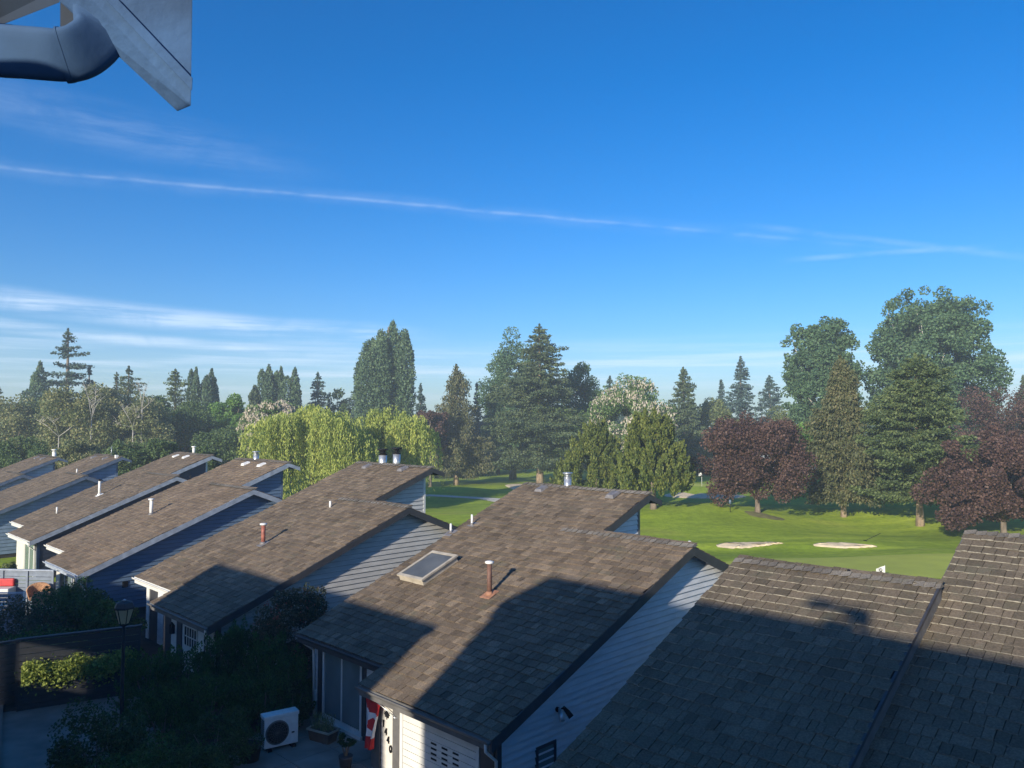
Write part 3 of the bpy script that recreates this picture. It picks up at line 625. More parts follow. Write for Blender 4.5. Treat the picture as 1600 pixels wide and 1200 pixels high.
# front wall, section A
Y = 1.24
panel(wall1, 'wall_panel', (-9.2, Y-.03, 0), (-8.98, Y-.003, 2.5), M['side_white']); panel(wall1, 'wall_trim', (-8.97, Y-.06, 0), (-8.72, Y-.003, 2.5), M['trim_dark'])
sd = window(H1, -8.70, -6.62, Y-.01, .16, 2.2, M['white'], M['glass'], 2, 1, 'sliding_door', .09, .06)
panel(sd, 'sill', (-8.72, Y-.14, .02), (-6.55, Y-.012, .15), M['white'])
panel(wall1, 'wall_trim', (-6.60, Y-.06, 0), (-6.42, Y-.003, 2.5), M['trim_dark']); panel(wall1, 'wall_panel', (-6.41, Y-.03, 0), (-5.75, Y-.003, 2.5), M['side_white'])
panel(wall1, 'wall_trim', (-5.74, Y-.06, 0), (-5.0, Y-.003, 2.5), M['trim_grey'])
panel(wall1, 'wall_trim', (-9.2, Y-.07, 2.27), (-5.05, Y-.061, 2.5), M['trim_dark'])
s = MB(); s.box((-9.14, Y-.12, .55), (-9.0, Y-.031, .85)); s.tube([(-9.07, Y-.08, .56), (-9.07, Y-.08, .1)], .02, 6); s.build('junction_box', M['white_metal'], H1)
s = MB(); s.tube([(-9.62, Ya_ := .79, z1(.79)-.12), (-9.3, .9, z1(.79)-.3), (-9.12, 1.12, z1(.79)-.5), (-9.12, 1.16, 0.05)], .04, 8); s.build('downspout', M['white'], H1)
# roof furniture
pipe(H1, -4.55, 4.23, z1, .92, .075, M['rust'], M['white_metal'], 'disc', M['rust_stain'])
for X, Yp, h in ((-9.40, 6.87, .36), (-8.95, 7.5, .42)): pipe(H1, X, Yp, z1, h, .04, M['white_metal'], None, 'open', M['lead'])
pipe(H1, -1.1, 9.6, lambda q: z1(8.01)-TAN*(q-8.01), .5, .05, M['white_metal'], None, 'open')
# turbine vent behind the upper ridge
chimney(H1, -7.35, 11.0, z1(10.79)-.05, .14, .62, M['metal'], M['metal'])
for X in (-8.2, -4.75): low_vent(H1, X, 10.45, z1, M['lead'])
# skylight
sk = MB(); x0, x1, y0, y1 = -8.55, -7.32, 3.98, 5.42
def sl(X, Yq, h): return (X, Yq-h*SN, z1(Yq)+h*CS)
sk.hexa([sl(x0, y0, .02), sl(x1, y0, .02), sl(x1, y1, .02), sl(x0, y1, .02)], [sl(x0, y0, .19), sl(x1, y0, .19), sl(x1, y1, .19), sl(x0, y1, .19)]); skl = sk.build('skylight', M['trim_cream'], H1)
s = MB()
for a, b, c_, e in ((x0-.04, x1+.04, y0-.04, y0+.07), (x0-.04, x1+.04, y1-.07, y1+.04), (x0-.04, x0+.06, y0+.07, y1-.07), (x1-.06, x1+.04, y0+.07, y1-.07)):
    s.hexa([sl(a, c_, .193), sl(b, c_, .193), sl(b, e, .193), sl(a, e, .193)], [sl(a, c_, .25), sl(b, c_, .25), sl(b, e, .25), sl(a, e, .25)])
s.build('skylight_frame', M['trim_cream'], skl)
s = MB(); s.hexa([sl(x0+.05, y0+.06, .20), sl(x1-.05, y0+.06, .20), sl(x1-.05, y1-.06, .20), sl(x0+.05, y1-.06, .20)], [sl(x0+.05, y0+.06, .235), sl(x1-.05, y0+.06, .235), sl(x1-.05, y1-.06, .235), sl(x0+.05, y1-.06, .235)])
s.build('pane', mat('skylight_glass', (.10, .105, .105), .35, .1, 2, spec=.3), skl)
# gable window and floodlight
s = MB()
s.box((-.296, 1.66, .55), (-.235, 1.73, 1.52)); s.box((-.296, 2.28, .55), (-.235, 2.35, 1.52)); s.box((-.296, 1.73, 1.45), (-.235, 2.28, 1.52)); s.box((-.296, 1.73, .55), (-.235, 2.28, .62))
wn1 = s.build('window', M['trim_dark'], H1); s = MB(); s.box((-.294, 1.73, .62), (-.26, 2.28, 1.45)); s.build('pane', M['glass'], wn1)
s = MB(); s.tube([(-.27, 2.4, 2.2), (-.2, 2.4, 2.2)], .06, 10); fl = s.build('floodlight', M['black'], H1)
for dy in (-.14, .12):
    s = MB(); s.tube([(-.2, 2.4, 2.22), (-.1, 2.4+dy*.6, 2.25)], .02, 6); s.tube([(-.12, 2.4+dy*.5, 2.28), (-.02, 2.4+dy, 2.16), (.06, 2.4+dy*1.25, 2.06)], [.035, .06, .07], 10); s.build('lamp_head', M['metal'] if dy < 0 else M['black'], fl)

# ---- second unit: grey siding, gridded garage windows, red flue
H2, z2, wall2, roof2, _ = townhouse(dict(x=-10.1, y=26.2, dim=(5.05, 2.74, 8.96, .79, 8.28, 11.73), seed=23, singles=300, shingle=M['shingle'], backB=3.8,
    barge=M['trim_dark'], under='trim_cream', side=M['side_grey'], eaveA=M['white'], eaveB=M['trim_grey'], corner=M['trim_dark'], cornerA=M['white'], soffit=M['trim_grey'], expo=.19,
    label='grey siding townhouse with a red flue pipe and two fat metal chimneys'))
Y = .45
panel(wall2, 'wall_trim', (-4.8, Y-.05, 0), (-4.1, Y-.003, 2.2), M['trim_dark'])
panel(wall2, 'wall_panel', (-4.08, Y-.06, 0), (-3.55, Y-.003, 2.1), M['front_cream'])
s = MB(); s.box((-3.9, Y-.2, 1.25), (-3.74, Y-.061, 1.55)); s.tube([(-3.82, Y-.15, 1.55), (-3.82, Y-.15, 1.68)], [.1, .02], 8); s.build('wall_lamp', M['black'], H2)
panel(wall2, 'wall_trim', (-3.54, Y-.08, 0), (-3.1, Y-.003, 2.2), M['trim_dark'])
gd2 = panel(H2, 'garage_door', (-3.08, Y-.05, 0), (-.5, Y-.003, 2.0), M['front_cream'])
window(gd2, -2.85, -1.75, Y-.052, 1.0, 1.75, M['front_cream'], M['glass_dark'], 5, 2, 'door_window', .04, .035)
window(gd2, -1.2, -.62, Y-.052, 1.0, 1.75, M['front_cream'], M['glass_dark'], 3, 2, 'door_window', .04, .035)
Y = 1.24
panel(wall2, 'corner_board', (-8.72, Y-.08, 0), (-8.4, Y+.1, 2.45), M['white'])
panel(wall2, 'wall_trim', (-8.39, Y-.05, 0), (-7.5, Y-.003, 2.5), M['trim_dark'])
panel(wall2, 'wall_panel', (-7.49, Y-.07, 0), (-6.9, Y-.003, 2.4), M['side_white'])
s2 = window(H2, -6.6, -5.1, Y-.01, .1, 2.1, M['trim_dark'], M['glass'], 2, 1, 'sliding_door')
pipe(H2, -4.67, 4.32, z2, .80, .085, M['red_pipe'], M['white_metal'], 'disc', M['lead'])
pipe(H2, -4.72, 7.53, z2, .28, .05, M['white_metal'], None, 'open', None)
chimney(H2, -6.95, 11.95, z2(11.7)-.05, .21, .85, M['metal'], M['black']); chimney(H2, -6.05, 12.15, z2(11.7)+.0, .19, .88, M['metal'], M['black'])
for X in (-7.45, -4.45): low_vent(H2, X, 11.35, z2, M['lead'])
# ---- third unit: deep blue siding
H3, z3, wall3, roof3, _ = townhouse(dict(x=-19.4, y=35.1, dim=(5.12, 1.9, 8.46, .87, 8.26, 11.28), seed=31, shingle=M['shingle_warm'], backB=3.4,
    barge=M['trim_blue'], side=M['side_blue'], eaveA=M['white'], eaveB=M['trim_blue'], corner=M['trim_navy'], cornerA=M['trim_navy'], soffit=M['trim_navy'], expo=.19,
    label='deep blue townhouse with pale blue barge boards and a short white flue'))
Y = .45
panel(wall3, 'wall_panel', (-4.8, Y-.06, 0), (-4.25, Y-.003, 2.1), M['front_cream'])
panel(wall3, 'wall_trim', (-4.24, Y-.03, 0), (-3.6, Y-.003, 2.1), M['side_navy'])
window(H3, -3.55, -2.3, Y-.01, .1, 2.05, M['trim_blue'], M['glass'], 1, 1, 'front_door', .1)
window(H3, -2.1, -.75, Y-.01, .9, 2.0, M['white'], M['glass_dark'], 2, 1, 'window')
panel(wall3, 'wall_trim', (-4.8, Y-.1, 2.02), (-.32, Y-.062, 2.2), M['trim_blue'])
Y = 1.32
panel(wall3, 'wall_trim', (-8.2, Y-.05, 0), (-5.2, Y-.003, 2.4), M['side_navy'])
s = MB(); s.tube([(-8.3, .84, z3(.87)-.15), (-7.9, .95, z3(.87)-.2), (-6.5, 1.1, z3(.87)-.3), (-6.3, 1.2, z3(.87)-.6), (-6.3, 1.2, .1)], .045, 8); s.build('downspout', M['white'], H3)
pipe(H3, -4.44, 4.72, z3, .80, .09, M['white_metal'], M['white_metal'], 'disc', M['lead'])
chimney(H3, -6.2, 11.5, z3(11.25)-.05, .17, .62, M['metal'], M['metal'])
for X in (-6.0, -4.0): low_vent(H3, X, 10.75, z3, M['white_metal'])
s = MB(); s.box((-.29, 1.95, 1.35), (-.24, 2.2, 1.62)); s.build('meter_box', M['black'], H3)
# ---- fourth unit
H4, z4, wall4, roof4, _ = townhouse(dict(x=-27.7, y=45.0, dim=(5.0, 1.7, 8.2, .87, 8.26, 11.3), seed=41, shingle=M['shingle'],
    barge=M['trim_blue'], side=M['side_navy'], eaveA=M['white'], eaveB=M['white'], corner=M['trim_navy'], cornerA=M['white'], soffit=M['side_navy'], expo=.22,
    label='navy townhouse with pale barge boards, a tall white flue and a white front door'))
Y = .45
window(H4, -2.9, -.75, Y-.01, .05, 2.05, M['white'], M['glass'], 2, 1, 'front_door', .13, .12)
panel(wall4, 'wall_panel', (-4.75, Y-.05, 0), (-3.0, Y-.003, 2.1), M['front_cream'])
panel(wall4, 'wall_trim', (-4.75, Y-.1, 2.06), (-.32, Y-.062, 2.22), M['white'])
pipe(H4, -4.5, 5.0, z4, .95, .085, M['white_metal'], M['black'], 'cone', M['white_metal'])
pipe(H4, -4.45, 2.5, z4, .42, .055, M['white_metal'], None, 'open', None)
pipe(H4, -5.4, 11.6, lambda q: z4(11.3), .5, .10, M['white_metal'], M['white_metal'], 'disc')
for X in (-6.6, -4.8): low_vent(H4, X, 10.8, z4, M['white_metal'])
pipe(H4, -.4, 9.3, lambda q: z4(8.26)-TAN*(q-8.26), .45, .04, M['black'], None, 'open')
# ---- fifth and sixth
H5, z5, wall5, roof5, _ = townhouse(dict(x=-37.5, y=52.2, z=-.4, dim=(5.0, 1.9, 8.4, .87, 8.2, 11.3), seed=51, shingle=M['shingle'],
    barge=M['trim_navy'], side=M['side_steel'], eaveA=M['white'], eaveB=M['white'], corner=M['trim_navy'], cornerA=M['trim_navy'], soffit=M['trim_navy'], expo=.25,
    label='steel blue townhouse with slate trim and an aerial on its ridge'))
s = MB(); s.tube([(-4.6, 11.4, z5(11.3)-.1), (-4.6, 11.4, z5(11.3)+.75)], .02, 6)
for k, dz in ((.28, .7), (.22, .5), (.3, .3)): s.bar((-4.6-k, 11.4, z5(11.3)+dz-.1), (-4.6+k*.6, 11.4, z5(11.3)+dz+.1), .025, .025)
s.build('aerial', M['metal'], H5)
for X in (-6.9, -4.1): low_vent(H5, X, 10.8, z5, M['lead'])
pipe(H5, -2.9, 8.4, z5, .3, .05, M['white_metal'], None, 'open')
s = MB(); s.box((-2.6, 11.0, z5(11.3)-.1), (-2.3, 11.2, z5(11.3)+.15)); s.build('roof_vent', M['white_metal'], H5)
H6, z6, wall6, roof6, _ = townhouse(dict(x=-46.6, y=59.2, z=-.75, dim=(5.0, 1.9, 8.4, .87, 8.2, 11.3), seed=61, shingle=M['shingle'],
    barge=M['trim_navy'], side=M['side_pale'], eaveA=M['white'], eaveB=M['white'], corner=M['trim_navy'], cornerA=M['trim_navy'], soffit=M['trim_navy'], expo=.25,
    label='pale grey townhouse cut off by the left edge of the photo'))
chimney(H6, -3.9, 11.5, z6(11.25)-.05, .17, .75, M['white_metal'], M['white_metal'])
for X in (-6.6, -4.6): low_vent(H6, X, 10.8, z6, M['lead'])
pipe(H6, -.3, 10.3, lambda q: z6(8.2)-TAN*(q-8.2), .45, .05, M['white_metal'], None, 'open')

# ---- the nearest unit: its two roofs step the other way round
def near_unit():
    root = empty('townhouse', (3.52, 10.86, 0), 'nearest townhouse with dark shake roofs filling the lower right corner', 'house', R(-43.5), 'row of stepped townhouses')
    T = .16
    for (x0, x1, y0, y1, zE, seed, nm, singles, back) in ((-4.66, 0, 0, 8.12, 2.275, 71, 'lower', 180, 3.2), (.0, 8.5, 1.2, 10.97, 1.985, 77, 'upper', 120, .8)):
        z = lambda Y: zE+TAN*Y
        fb = lambda Y: z(y1)-TAN*(Y-y1)
        xa = x0 if nm == 'lower' else x0-.11
        mb = MB(); mb.hexa([(xa, y0, z(y0)-T), (x1, y0, z(y0)-T), (x1, y1, z(y1)-T), (xa, y1, z(y1)-T)], [(xa, y0, z(y0)-.05), (x1, y0, z(y0)-.05), (x1, y1, z(y1)-.05), (xa, y1, z(y1)-.05)])
        mb.hexa([(xa, y1+.002, z(y1)-T), (x1, y1+.002, z(y1)-T), (x1, y1+back, fb(y1+back)-T), (xa, y1+back, fb(y1+back)-T)], [(xa, y1+.002, z(y1)), (x1, y1+.002, z(y1)), (x1, y1+back, fb(y1+back)), (xa, y1+back, fb(y1+back))])
        roof = mb.build('roof', M['deck'], root)
        lay_shingles(roof, [(xa, x1, y0, y1, zE)], M['shake'], M['lichen'], root, singles, seed, .30)
        ridge_caps(roof, xa, x1, y1, z(y1), M['ridge_cap'])
        for xx, th in ((xa-.045, .043), (x1+.003, .043)):
            s = MB(); s.hexa([(xx, y0-.04, z(y0)-.28), (xx+th, y0-.04, z(y0)-.28), (xx+th, y1, z(y1)-.26), (xx, y1, z(y1)-.26)], [(xx, y0-.04, z(y0)-.02), (xx+th, y0-.04, z(y0)-.02), (xx+th, y1, z(y1)), (xx, y1, z(y1))]); s.build('barge_board', M['trim_grey'], roof)
        if nm == 'lower':                 # metal drip edge along the step between the two roofs
            s = MB(); s.hexa([(.0, y0, z(y0)-.02), (.05, y0, z(y0)-.02), (.05, y1, z(y1)-.02), (.0, y1, z(y1)-.02)], [(.0, y0, z(y0)+.055), (.05, y0, z(y0)+.055), (.05, y1, z(y1)+.055), (.0, y1, z(y1)+.055)]); s.build('drip_edge', M['trim_dark'], roof)
        w = MB(); ov = .3; yb = y1+min(back, 2.5)-.3
        a, b = xa+ov, x1-ov
        w.poly([(a, y0+.45, 0), (b, y0+.45, 0), (b, yb, 0), (a, yb, 0), (a, y0+.45, z(y0+.45)-T), (b, y0+.45, z(y0+.45)-T), (b, y1, z(y1)-T), (b, yb, fb(yb)-T), (a, yb, fb(yb)-T), (a, y1, z(y1)-T)],
               [(0, 3, 2, 1), (0, 1, 5, 4), (1, 2, 7, 6, 5), (2, 3, 8, 7), (3, 0, 4, 9, 8), (4, 5, 6, 9), (9, 6, 7, 8)]); w.build('wall', M['side_white'], root)
        if nm == 'lower':
            s = MB(); s.tube([(-1.9, y1+.05, z(y1)-.02), (-1.9, y1+.05, z(y1)+.12)], [.05, .03], 8); s.build('roof_vent', M['black'], root)
    return root
near_unit()

# ---- the building the view is taken from, and its neighbours behind the camera (they throw the shade on the near roofs)
def rear_block(x0, x1, y0, y1, h, label, roof_m=None):
    """x, y in row coordinates"""
    c = row((x0+x1)/2, (y0+y1)/2); root = empty('apartment_building', (c.x, c.y, 0), label, 'building', R(-45))
    a, b, hy = -(x1-x0)/2, (x1-x0)/2, (y1-y0)/2
    s = MB(); s.box((a, -hy, 0), (b, hy-.35, h-.25)); wl_ = s.build('wall', M['side_grey'], root)
    s = MB(); s.hexa([(a-.05, -hy-.3, h-.25), (b+.05, -hy-.3, h-.25), (b+.05, hy, h-.25), (a-.05, hy, h-.25)], [(a-.05, -hy-.3, h+.3), (b+.05, -hy-.3, h+.3), (b+.05, hy, h), (a-.05, hy, h)]); s.build('roof', M['shake'], root)
    for k in range(int((b-a)//3)):
        for fl_ in range(int(h//2.8)):
            x = a+1+3*k; zz = .9+2.8*fl_; s = MB(); s.box((x, hy-.36, zz), (x+1.4, hy-.31, zz+1.3)); f = s.build('window', M['white'], root)
            s = MB(); s.box((x+.07, hy-.33, zz+.07), (x+1.33, hy-.30, zz+1.23)); s.build('pane', M['glass_dark'], f)
    return root
own = rear_block(-11.1, 14, -4.2, -.3, 10.38, 'grey apartment building the view is taken from, its roof corner in the top left')
nb_ = rear_block(-24.7, -13.2, -4.6, -1.9, 8.72, 'lower grey building beside the one the view is taken from')
for z0_, z1_ in ((0, 3.7), (5.0, 8.7)):  # unseen slotted screen, added to pass a streak of sun to the hedge
    s = MB(); s.box((-8.0, 1.05, z0_), (-5.76, 1.35, z1_)); s.build('sun_slot_wall', M['side_grey'], nb_)
s = MB(); s.box((-8.0, 1.05, 3.7), (-7.9, 1.35, 5.0)); s.build('sun_slot_post', M['trim_grey'], nb_)
rear_block(-36.8, -27.3, -12, -1.9, 6.5, 'lowest building down the lane, opposite the navy townhouse')

# overhang seen in the top left corner: parts of the own building, in its frame
inv = (Matrix.Translation(own.location) @ Matrix.Rotation(R(-45), 4, 'Z')).inverted()
def own_hexa(name, bot, top, m, bevel=.004):
    s = MB(); s.hexa([inv @ v for v in bot], [inv @ v for v in top]); return s.build(name, m, own, bevel=bevel)
M['trim_own'] = mat('shade_blue_board', (.030, .072, .15), .9, .25, 2.5, bump=.5, stretch=(1, 1, 1))  # dark blue: the shade on the overhang boards is put into the colour
M['gutter_own'] = mat('shade_blue_gutter', (.028, .068, .14), .85, .12, 3, bump=.1)  # gutter colour also carries the blue shade
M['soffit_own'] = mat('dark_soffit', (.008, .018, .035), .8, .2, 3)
def face(pts, D): return [at(px, py, d) for (px, py), d in zip(pts, D)]
# barge board: outer face, underside, plumb-cut end
outer = face([(138, -8), (299, 166), (302, -60), (60, -90)], [2.3, 2.3, 2.3, 2.3])
inner = face([(90, 0), (277, 175), (277, -60), (30, -90)], [2.36, 2.36, 2.45, 2.45])
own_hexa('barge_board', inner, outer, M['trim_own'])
# a thinner moulding on its face
mo = face([(158, -8), (300, 142), (301, 122), (178, -8)], [2.297]*4); mi_ = face([(158, -8), (300, 142), (301, 122), (178, -8)], [2.275]*4)
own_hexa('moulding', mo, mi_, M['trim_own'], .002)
# soffit and rafter tail
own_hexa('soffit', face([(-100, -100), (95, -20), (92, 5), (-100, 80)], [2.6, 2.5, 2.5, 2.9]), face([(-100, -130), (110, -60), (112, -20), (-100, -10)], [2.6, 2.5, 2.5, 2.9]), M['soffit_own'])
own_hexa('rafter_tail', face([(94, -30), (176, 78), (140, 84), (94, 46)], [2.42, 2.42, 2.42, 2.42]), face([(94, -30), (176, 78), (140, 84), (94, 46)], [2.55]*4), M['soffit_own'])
def smooth_path(P, n=5):
    out = []
    for i in range(len(P)-1):
        p0, p1, p2, p3 = P[max(i-1, 0)], P[i], P[i+1], P[min(i+2, len(P)-1)]
        for j in range(n):
            t = j/n; out.append(.5*((2*p1)+(p2-p0)*t+(2*p0-5*p1+4*p2-p3)*t*t+(3*p1-p0-3*p2+p3)*t**3))
    return out+[P[-1]]
gs = MB(); pts = [at(-130, 70, 2.45), at(-60, 74, 2.4), at(60, 84, 2.3), at(104, 86, 2.3), at(133, 76, 2.32), at(155, 52, 2.36), at(150, 10, 2.42)]
def squ(pts, w, h, n=24):
    h0 = h; m0 = len(pts); pts = smooth_path(pts); h = [float(np.interp(i/5, range(m0), h0)) for i in range(len(pts))]
    b = MB(); rings = []
    for i, p in enumerate(pts):
        d = (pts[min(i+1, len(pts)-1)]-pts[max(i-1, 0)]).normalized(); vw = (p-cam.location).normalized(); u = vw.cross(d).normalized(); v = d.cross(u)
        ring = []
        for k in range(n):
            a = 2*math.pi*k/n+math.pi/n; cx, sx = math.cos(a), math.sin(a); e = .34
            ring.append(inv @ (p+u*h[i]*math.copysign(abs(sx)**e, sx)+v*w*math.copysign(abs(cx)**e, cx)))
        rings.append(ring)
    return rings
def run(k0, k1, grow, name):
    b = MB(); rr = RINGS[k0:k1]; n = len(rr[0]); cs = [sum((Vector(v) for v in r_), Vector())/n for r_ in rr]
    rr = [[c+(Vector(v)-c)*grow for v in r_] for r_, c in zip(rr, cs)]; V = [v for r_ in rr for v in r_]
    b.poly(V, [(i*n+k, i*n+(k+1) % n, (i+1)*n+(k+1) % n, (i+1)*n+k) for i in range(len(rr)-1) for k in range(n)], 0, True); b.poly(rr[0], [tuple(range(n))[::-1]]); b.poly(rr[-1], [tuple(range(n))])
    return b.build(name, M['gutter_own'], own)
RINGS = squ(pts, .045, [.078, .077, .075, .074, .072, .070, .06])
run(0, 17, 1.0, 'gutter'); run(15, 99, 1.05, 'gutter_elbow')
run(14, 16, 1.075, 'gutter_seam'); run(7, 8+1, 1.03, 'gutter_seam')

# ------------------------------------------------------------------ foliage builders
def leaves(name, C, A, L, Wd, m, parent, rng, kind=None):
    n = len(C); A = A/np.maximum(np.linalg.norm(A, axis=1, keepdims=True), 1e-6)
    r = rng.normal(size=(n, 3)); B = np.cross(A, r); B /= np.maximum(np.linalg.norm(B, axis=1, keepdims=True), 1e-6)
    L = np.broadcast_to(np.asarray(L, float), (n,))[:, None]; Wd = np.broadcast_to(np.asarray(Wd, float), (n,))[:, None]
    V = np.stack([C-A*L/2, C+B*Wd/2-A*L*.05, C+A*L/2, C-B*Wd/2-A*L*.05], 1).reshape(-1, 3)
    F = np.arange(4*n).reshape(n, 4); o = link(name, np_mesh(name, V, F, [m]), parent)
    if kind: o['kind'] = kind
    return o
def unit(rng, n):
    v = rng.normal(size=(n, 3)); return v/np.linalg.norm(v, axis=1, keepdims=True)
def trunk(root, h, r0, r1, m, rng, bend=.03, z0=-.3):
    ts = np.linspace(0, 1, 7); pts = [(h*bend*math.sin(3*t+rng.random()), h*bend*math.sin(2.3*t), z0+(h-z0)*t) for t in ts]
    pts[0] = (pts[1][0], pts[1][1], z0); rad = [r0*1.35]+[r0+(r1-r0)*t for t in ts[1:]]
    s = MB(); s.tube(pts, rad, 10); return s.build('trunk', m, root)
def c_conifer(rng, h, w, zb, n, droop=.25, hang=0., power=.85, rag=.35, ls=.3, nbr=None):
    """boughs in loose whorls, each carrying several drooping sprays of needles"""
    hc = h-zb; nbr = int((nbr or 30+hc*6)*1.1)
    t = np.sort(rng.random(nbr)**.88); az = np.arange(nbr)*2.39996+rng.random(nbr)*.9
    low = 1+.20*np.sin(t*9+az)+.14*np.sin(t*23)
    Rb = w/2*np.clip(1.0-t, .01, 1)**power*(1-rag*.6+rag*1.2*rng.random(nbr))*np.where(t < .12, .72+t*2.3, 1)*low
    Rb = np.maximum(Rb, .10+.003*h)
    mcl = np.maximum(3, (3+Rb*2.6).astype(int)); ci = np.repeat(np.arange(nbr), mcl); nc = len(ci)
    sc = (rng.random(nc)*.95+.05)**.75; Rc = Rb[ci]; d = np.stack([np.cos(az[ci]), np.sin(az[ci]), 0*sc], 1); p = np.stack([-d[:, 1], d[:, 0], 0*sc], 1)
    lat = (rng.random(nc)-.5)*2*(.05+.42*Rc*(1.1-sc)*np.sqrt(sc))
    zc = zb+hc*t[ci]*.985-droop*Rc*sc+.16*Rc*sc**2.5-abs(lat)*.25
    Cc = d*(Rc*sc)[:, None]+p*lat[:, None]; Cc[:, 2] = zc
    rr = (.16+.115*np.sqrt(Rc)*(1.25-sc*.55)*np.sqrt(hc)*.45)*(.7+.6*rng.random(nc))
    cnt = np.maximum(4, (n*rr**1.8/np.sum(rr**1.8)).astype(int)); li = np.repeat(np.arange(nc), cnt); N_ = len(li)
    v = unit(rng, N_)*(rng.random(N_)**.45)[:, None]*rr[li][:, None]
    C = Cc[li]+v*np.array([1.15, 1.15, .55])+d[li]*(v[:, 2]*.0)[:, None]; C[:, 2] -= rng.random(N_)**1.6*hang*(.35+.65*sc[li])
    C[:, 2] = np.minimum(np.maximum(C[:, 2], zb*.55+.1), h-.03)
    # leader
    k = max(12, N_//220); top = np.stack([rng.normal(size=k)*.05*ls*3, rng.normal(size=k)*.05*ls*3, h-rng.random(k)**1.4*hc*.07], 1); C = np.concatenate([C, top]); 
    A = np.concatenate([d[li]*.8+rng.normal(size=(N_, 3))*.5, np.tile([0., 0, 1.], (k, 1))+rng.normal(size=(k, 3))*.6]); A[:N_, 2] -= .3+hang*.8
    return C, A, ls*(.6+.8*rng.random(len(C)))
def c_broad(rng, h, w, zb, n, nc=60, flat=.9, ls=.3, rc=.13, noise=.16, thin=0., power=2.3, shell=.62, squash=None):
    nc = int(nc*(1.35 if h > 4 else 1)*max(1, (h-zb)/w*.9)); hc = h-zb; a, b, c_ = w/2, w/2, hc/2; ctr = np.array([0, 0, zb+hc/2])
    u = unit(rng, nc); ph = rng.random(6)*6.28
    k = 1+noise*(np.sin(3*np.arctan2(u[:, 1], u[:, 0])+ph[0])+np.sin(4*u[:, 2]+2*np.arctan2(u[:, 1], u[:, 0])+ph[1]))*.7+noise*.6*rng.normal(size=nc)*.6
    rad = shell+(1-shell)*rng.random(nc)**.5
    q = np.abs(u)**power; e = q.sum(1)**(-1/power); rr = w*rc*(.65+.7*rng.random(nc))
    Cc = u*(e*rad*k)[:, None]*np.array([a, b, c_])*(1-rc*.9)+ctr
    # some inner filling
    cnt = np.maximum(3, (n*rr**2/np.sum(rr**2)).astype(int)); ci = np.repeat(np.arange(nc), cnt); N_ = len(ci)
    v = unit(rng, N_); v[:, 2] *= flat; v[:, 2] += .12
    s = .45+.6*rng.random(N_)**.6
    C = Cc[ci]+v*(rr[ci]*s)[:, None]; C[:, 2] = np.maximum(C[:, 2], .4)
    A = unit(rng, N_)+v*.6; A[:, 2] -= .2
    return C, A, ls*(.7+.6*rng.random(N_)), Cc
def c_plume(rng, h, w, zb, n, npl=9, pr=.16, ls=.3, tdrop=.35, rag=.2):
    j = np.arange(npl); ang = j*2.39996+rng.random(npl); rad = np.sqrt((j+.3)/npl)*w/2*(1-pr*1.3)
    px, py = rad*np.cos(ang), rad*np.sin(ang); ht = h*(1-tdrop*(rad/(w/2))**2*(.5+rng.random(npl)))*(1-.05*rng.random(npl)); ht[0] = h
    r_ = w*pr*(.8+.5*rng.random(npl)); wt = r_*ht; cnt = (n*wt/wt.sum()).astype(int); pi = np.repeat(j, cnt); N_ = len(pi)
    t = rng.random(N_); z = zb*(.8+.4*rng.random(N_))+(ht[pi]-zb)*t
    prof = np.clip(np.minimum(.45+t*2.2, 1)*(1-t**4.5)**.55, .10, 1)*(1+rag*np.sin(t*23+pi*2.1+3*np.sin(t*7+pi)))
    th = rng.random(N_)*6.283; sr = r_[pi]*prof*(.35+.65*rng.random(N_)**.4)
    C = np.stack([px[pi]*(.55+.45*np.minimum(t*2.2, 1))+np.cos(th)*sr, py[pi]*(.55+.45*np.minimum(t*2.2, 1))+np.sin(th)*sr, z], 1)
    A = np.stack([np.cos(th)*.5, np.sin(th)*.5, np.ones(N_)], 1)+rng.normal(size=(N_, 3))*.5
    return C, A, ls*(.7+.6*rng.random(N_))
def c_flame(rng, h, w, zb, n, nf=120, ls=.2, fl=1.5, power=.7, lean=.35, fr=.2):
    """arborvitae or cedar: many upright flame-shaped sprays over a cone or dome"""
    t = rng.random(nf)**1.15; az = np.arange(nf)*2.39996+rng.random(nf)*.5; Rr = w/2*(1-t)**power*(.82+.3*rng.random(nf))
    bx, by, bz = Rr*np.cos(az), Rr*np.sin(az), zb+(h-zb-fl*.7)*t
    fi = np.repeat(np.arange(nf), max(4, n//nf)); N_ = len(fi); s = rng.random(N_)
    prof = np.sin(np.pi*np.clip(s*.9+.1, 0, 1))**.8*fr*(.8+.5*rng.random(nf))[fi]
    th = rng.random(N_)*6.283; q = prof*(.4+.6*rng.random(N_)**.5)
    C = np.stack([bx[fi]+np.cos(az[fi])*s*fl*lean+np.cos(th)*q, by[fi]+np.sin(az[fi])*s*fl*lean+np.sin(th)*q, bz[fi]+s*fl*(.7+.3*np.sin(fi*1.7))], 1)
    A = np.stack([np.cos(th)*.5, np.sin(th)*.5, np.full(N_, 1.)], 1)+rng.normal(size=(N_, 3))*.35
    return C, A, ls*(.7+.6*rng.random(N_))
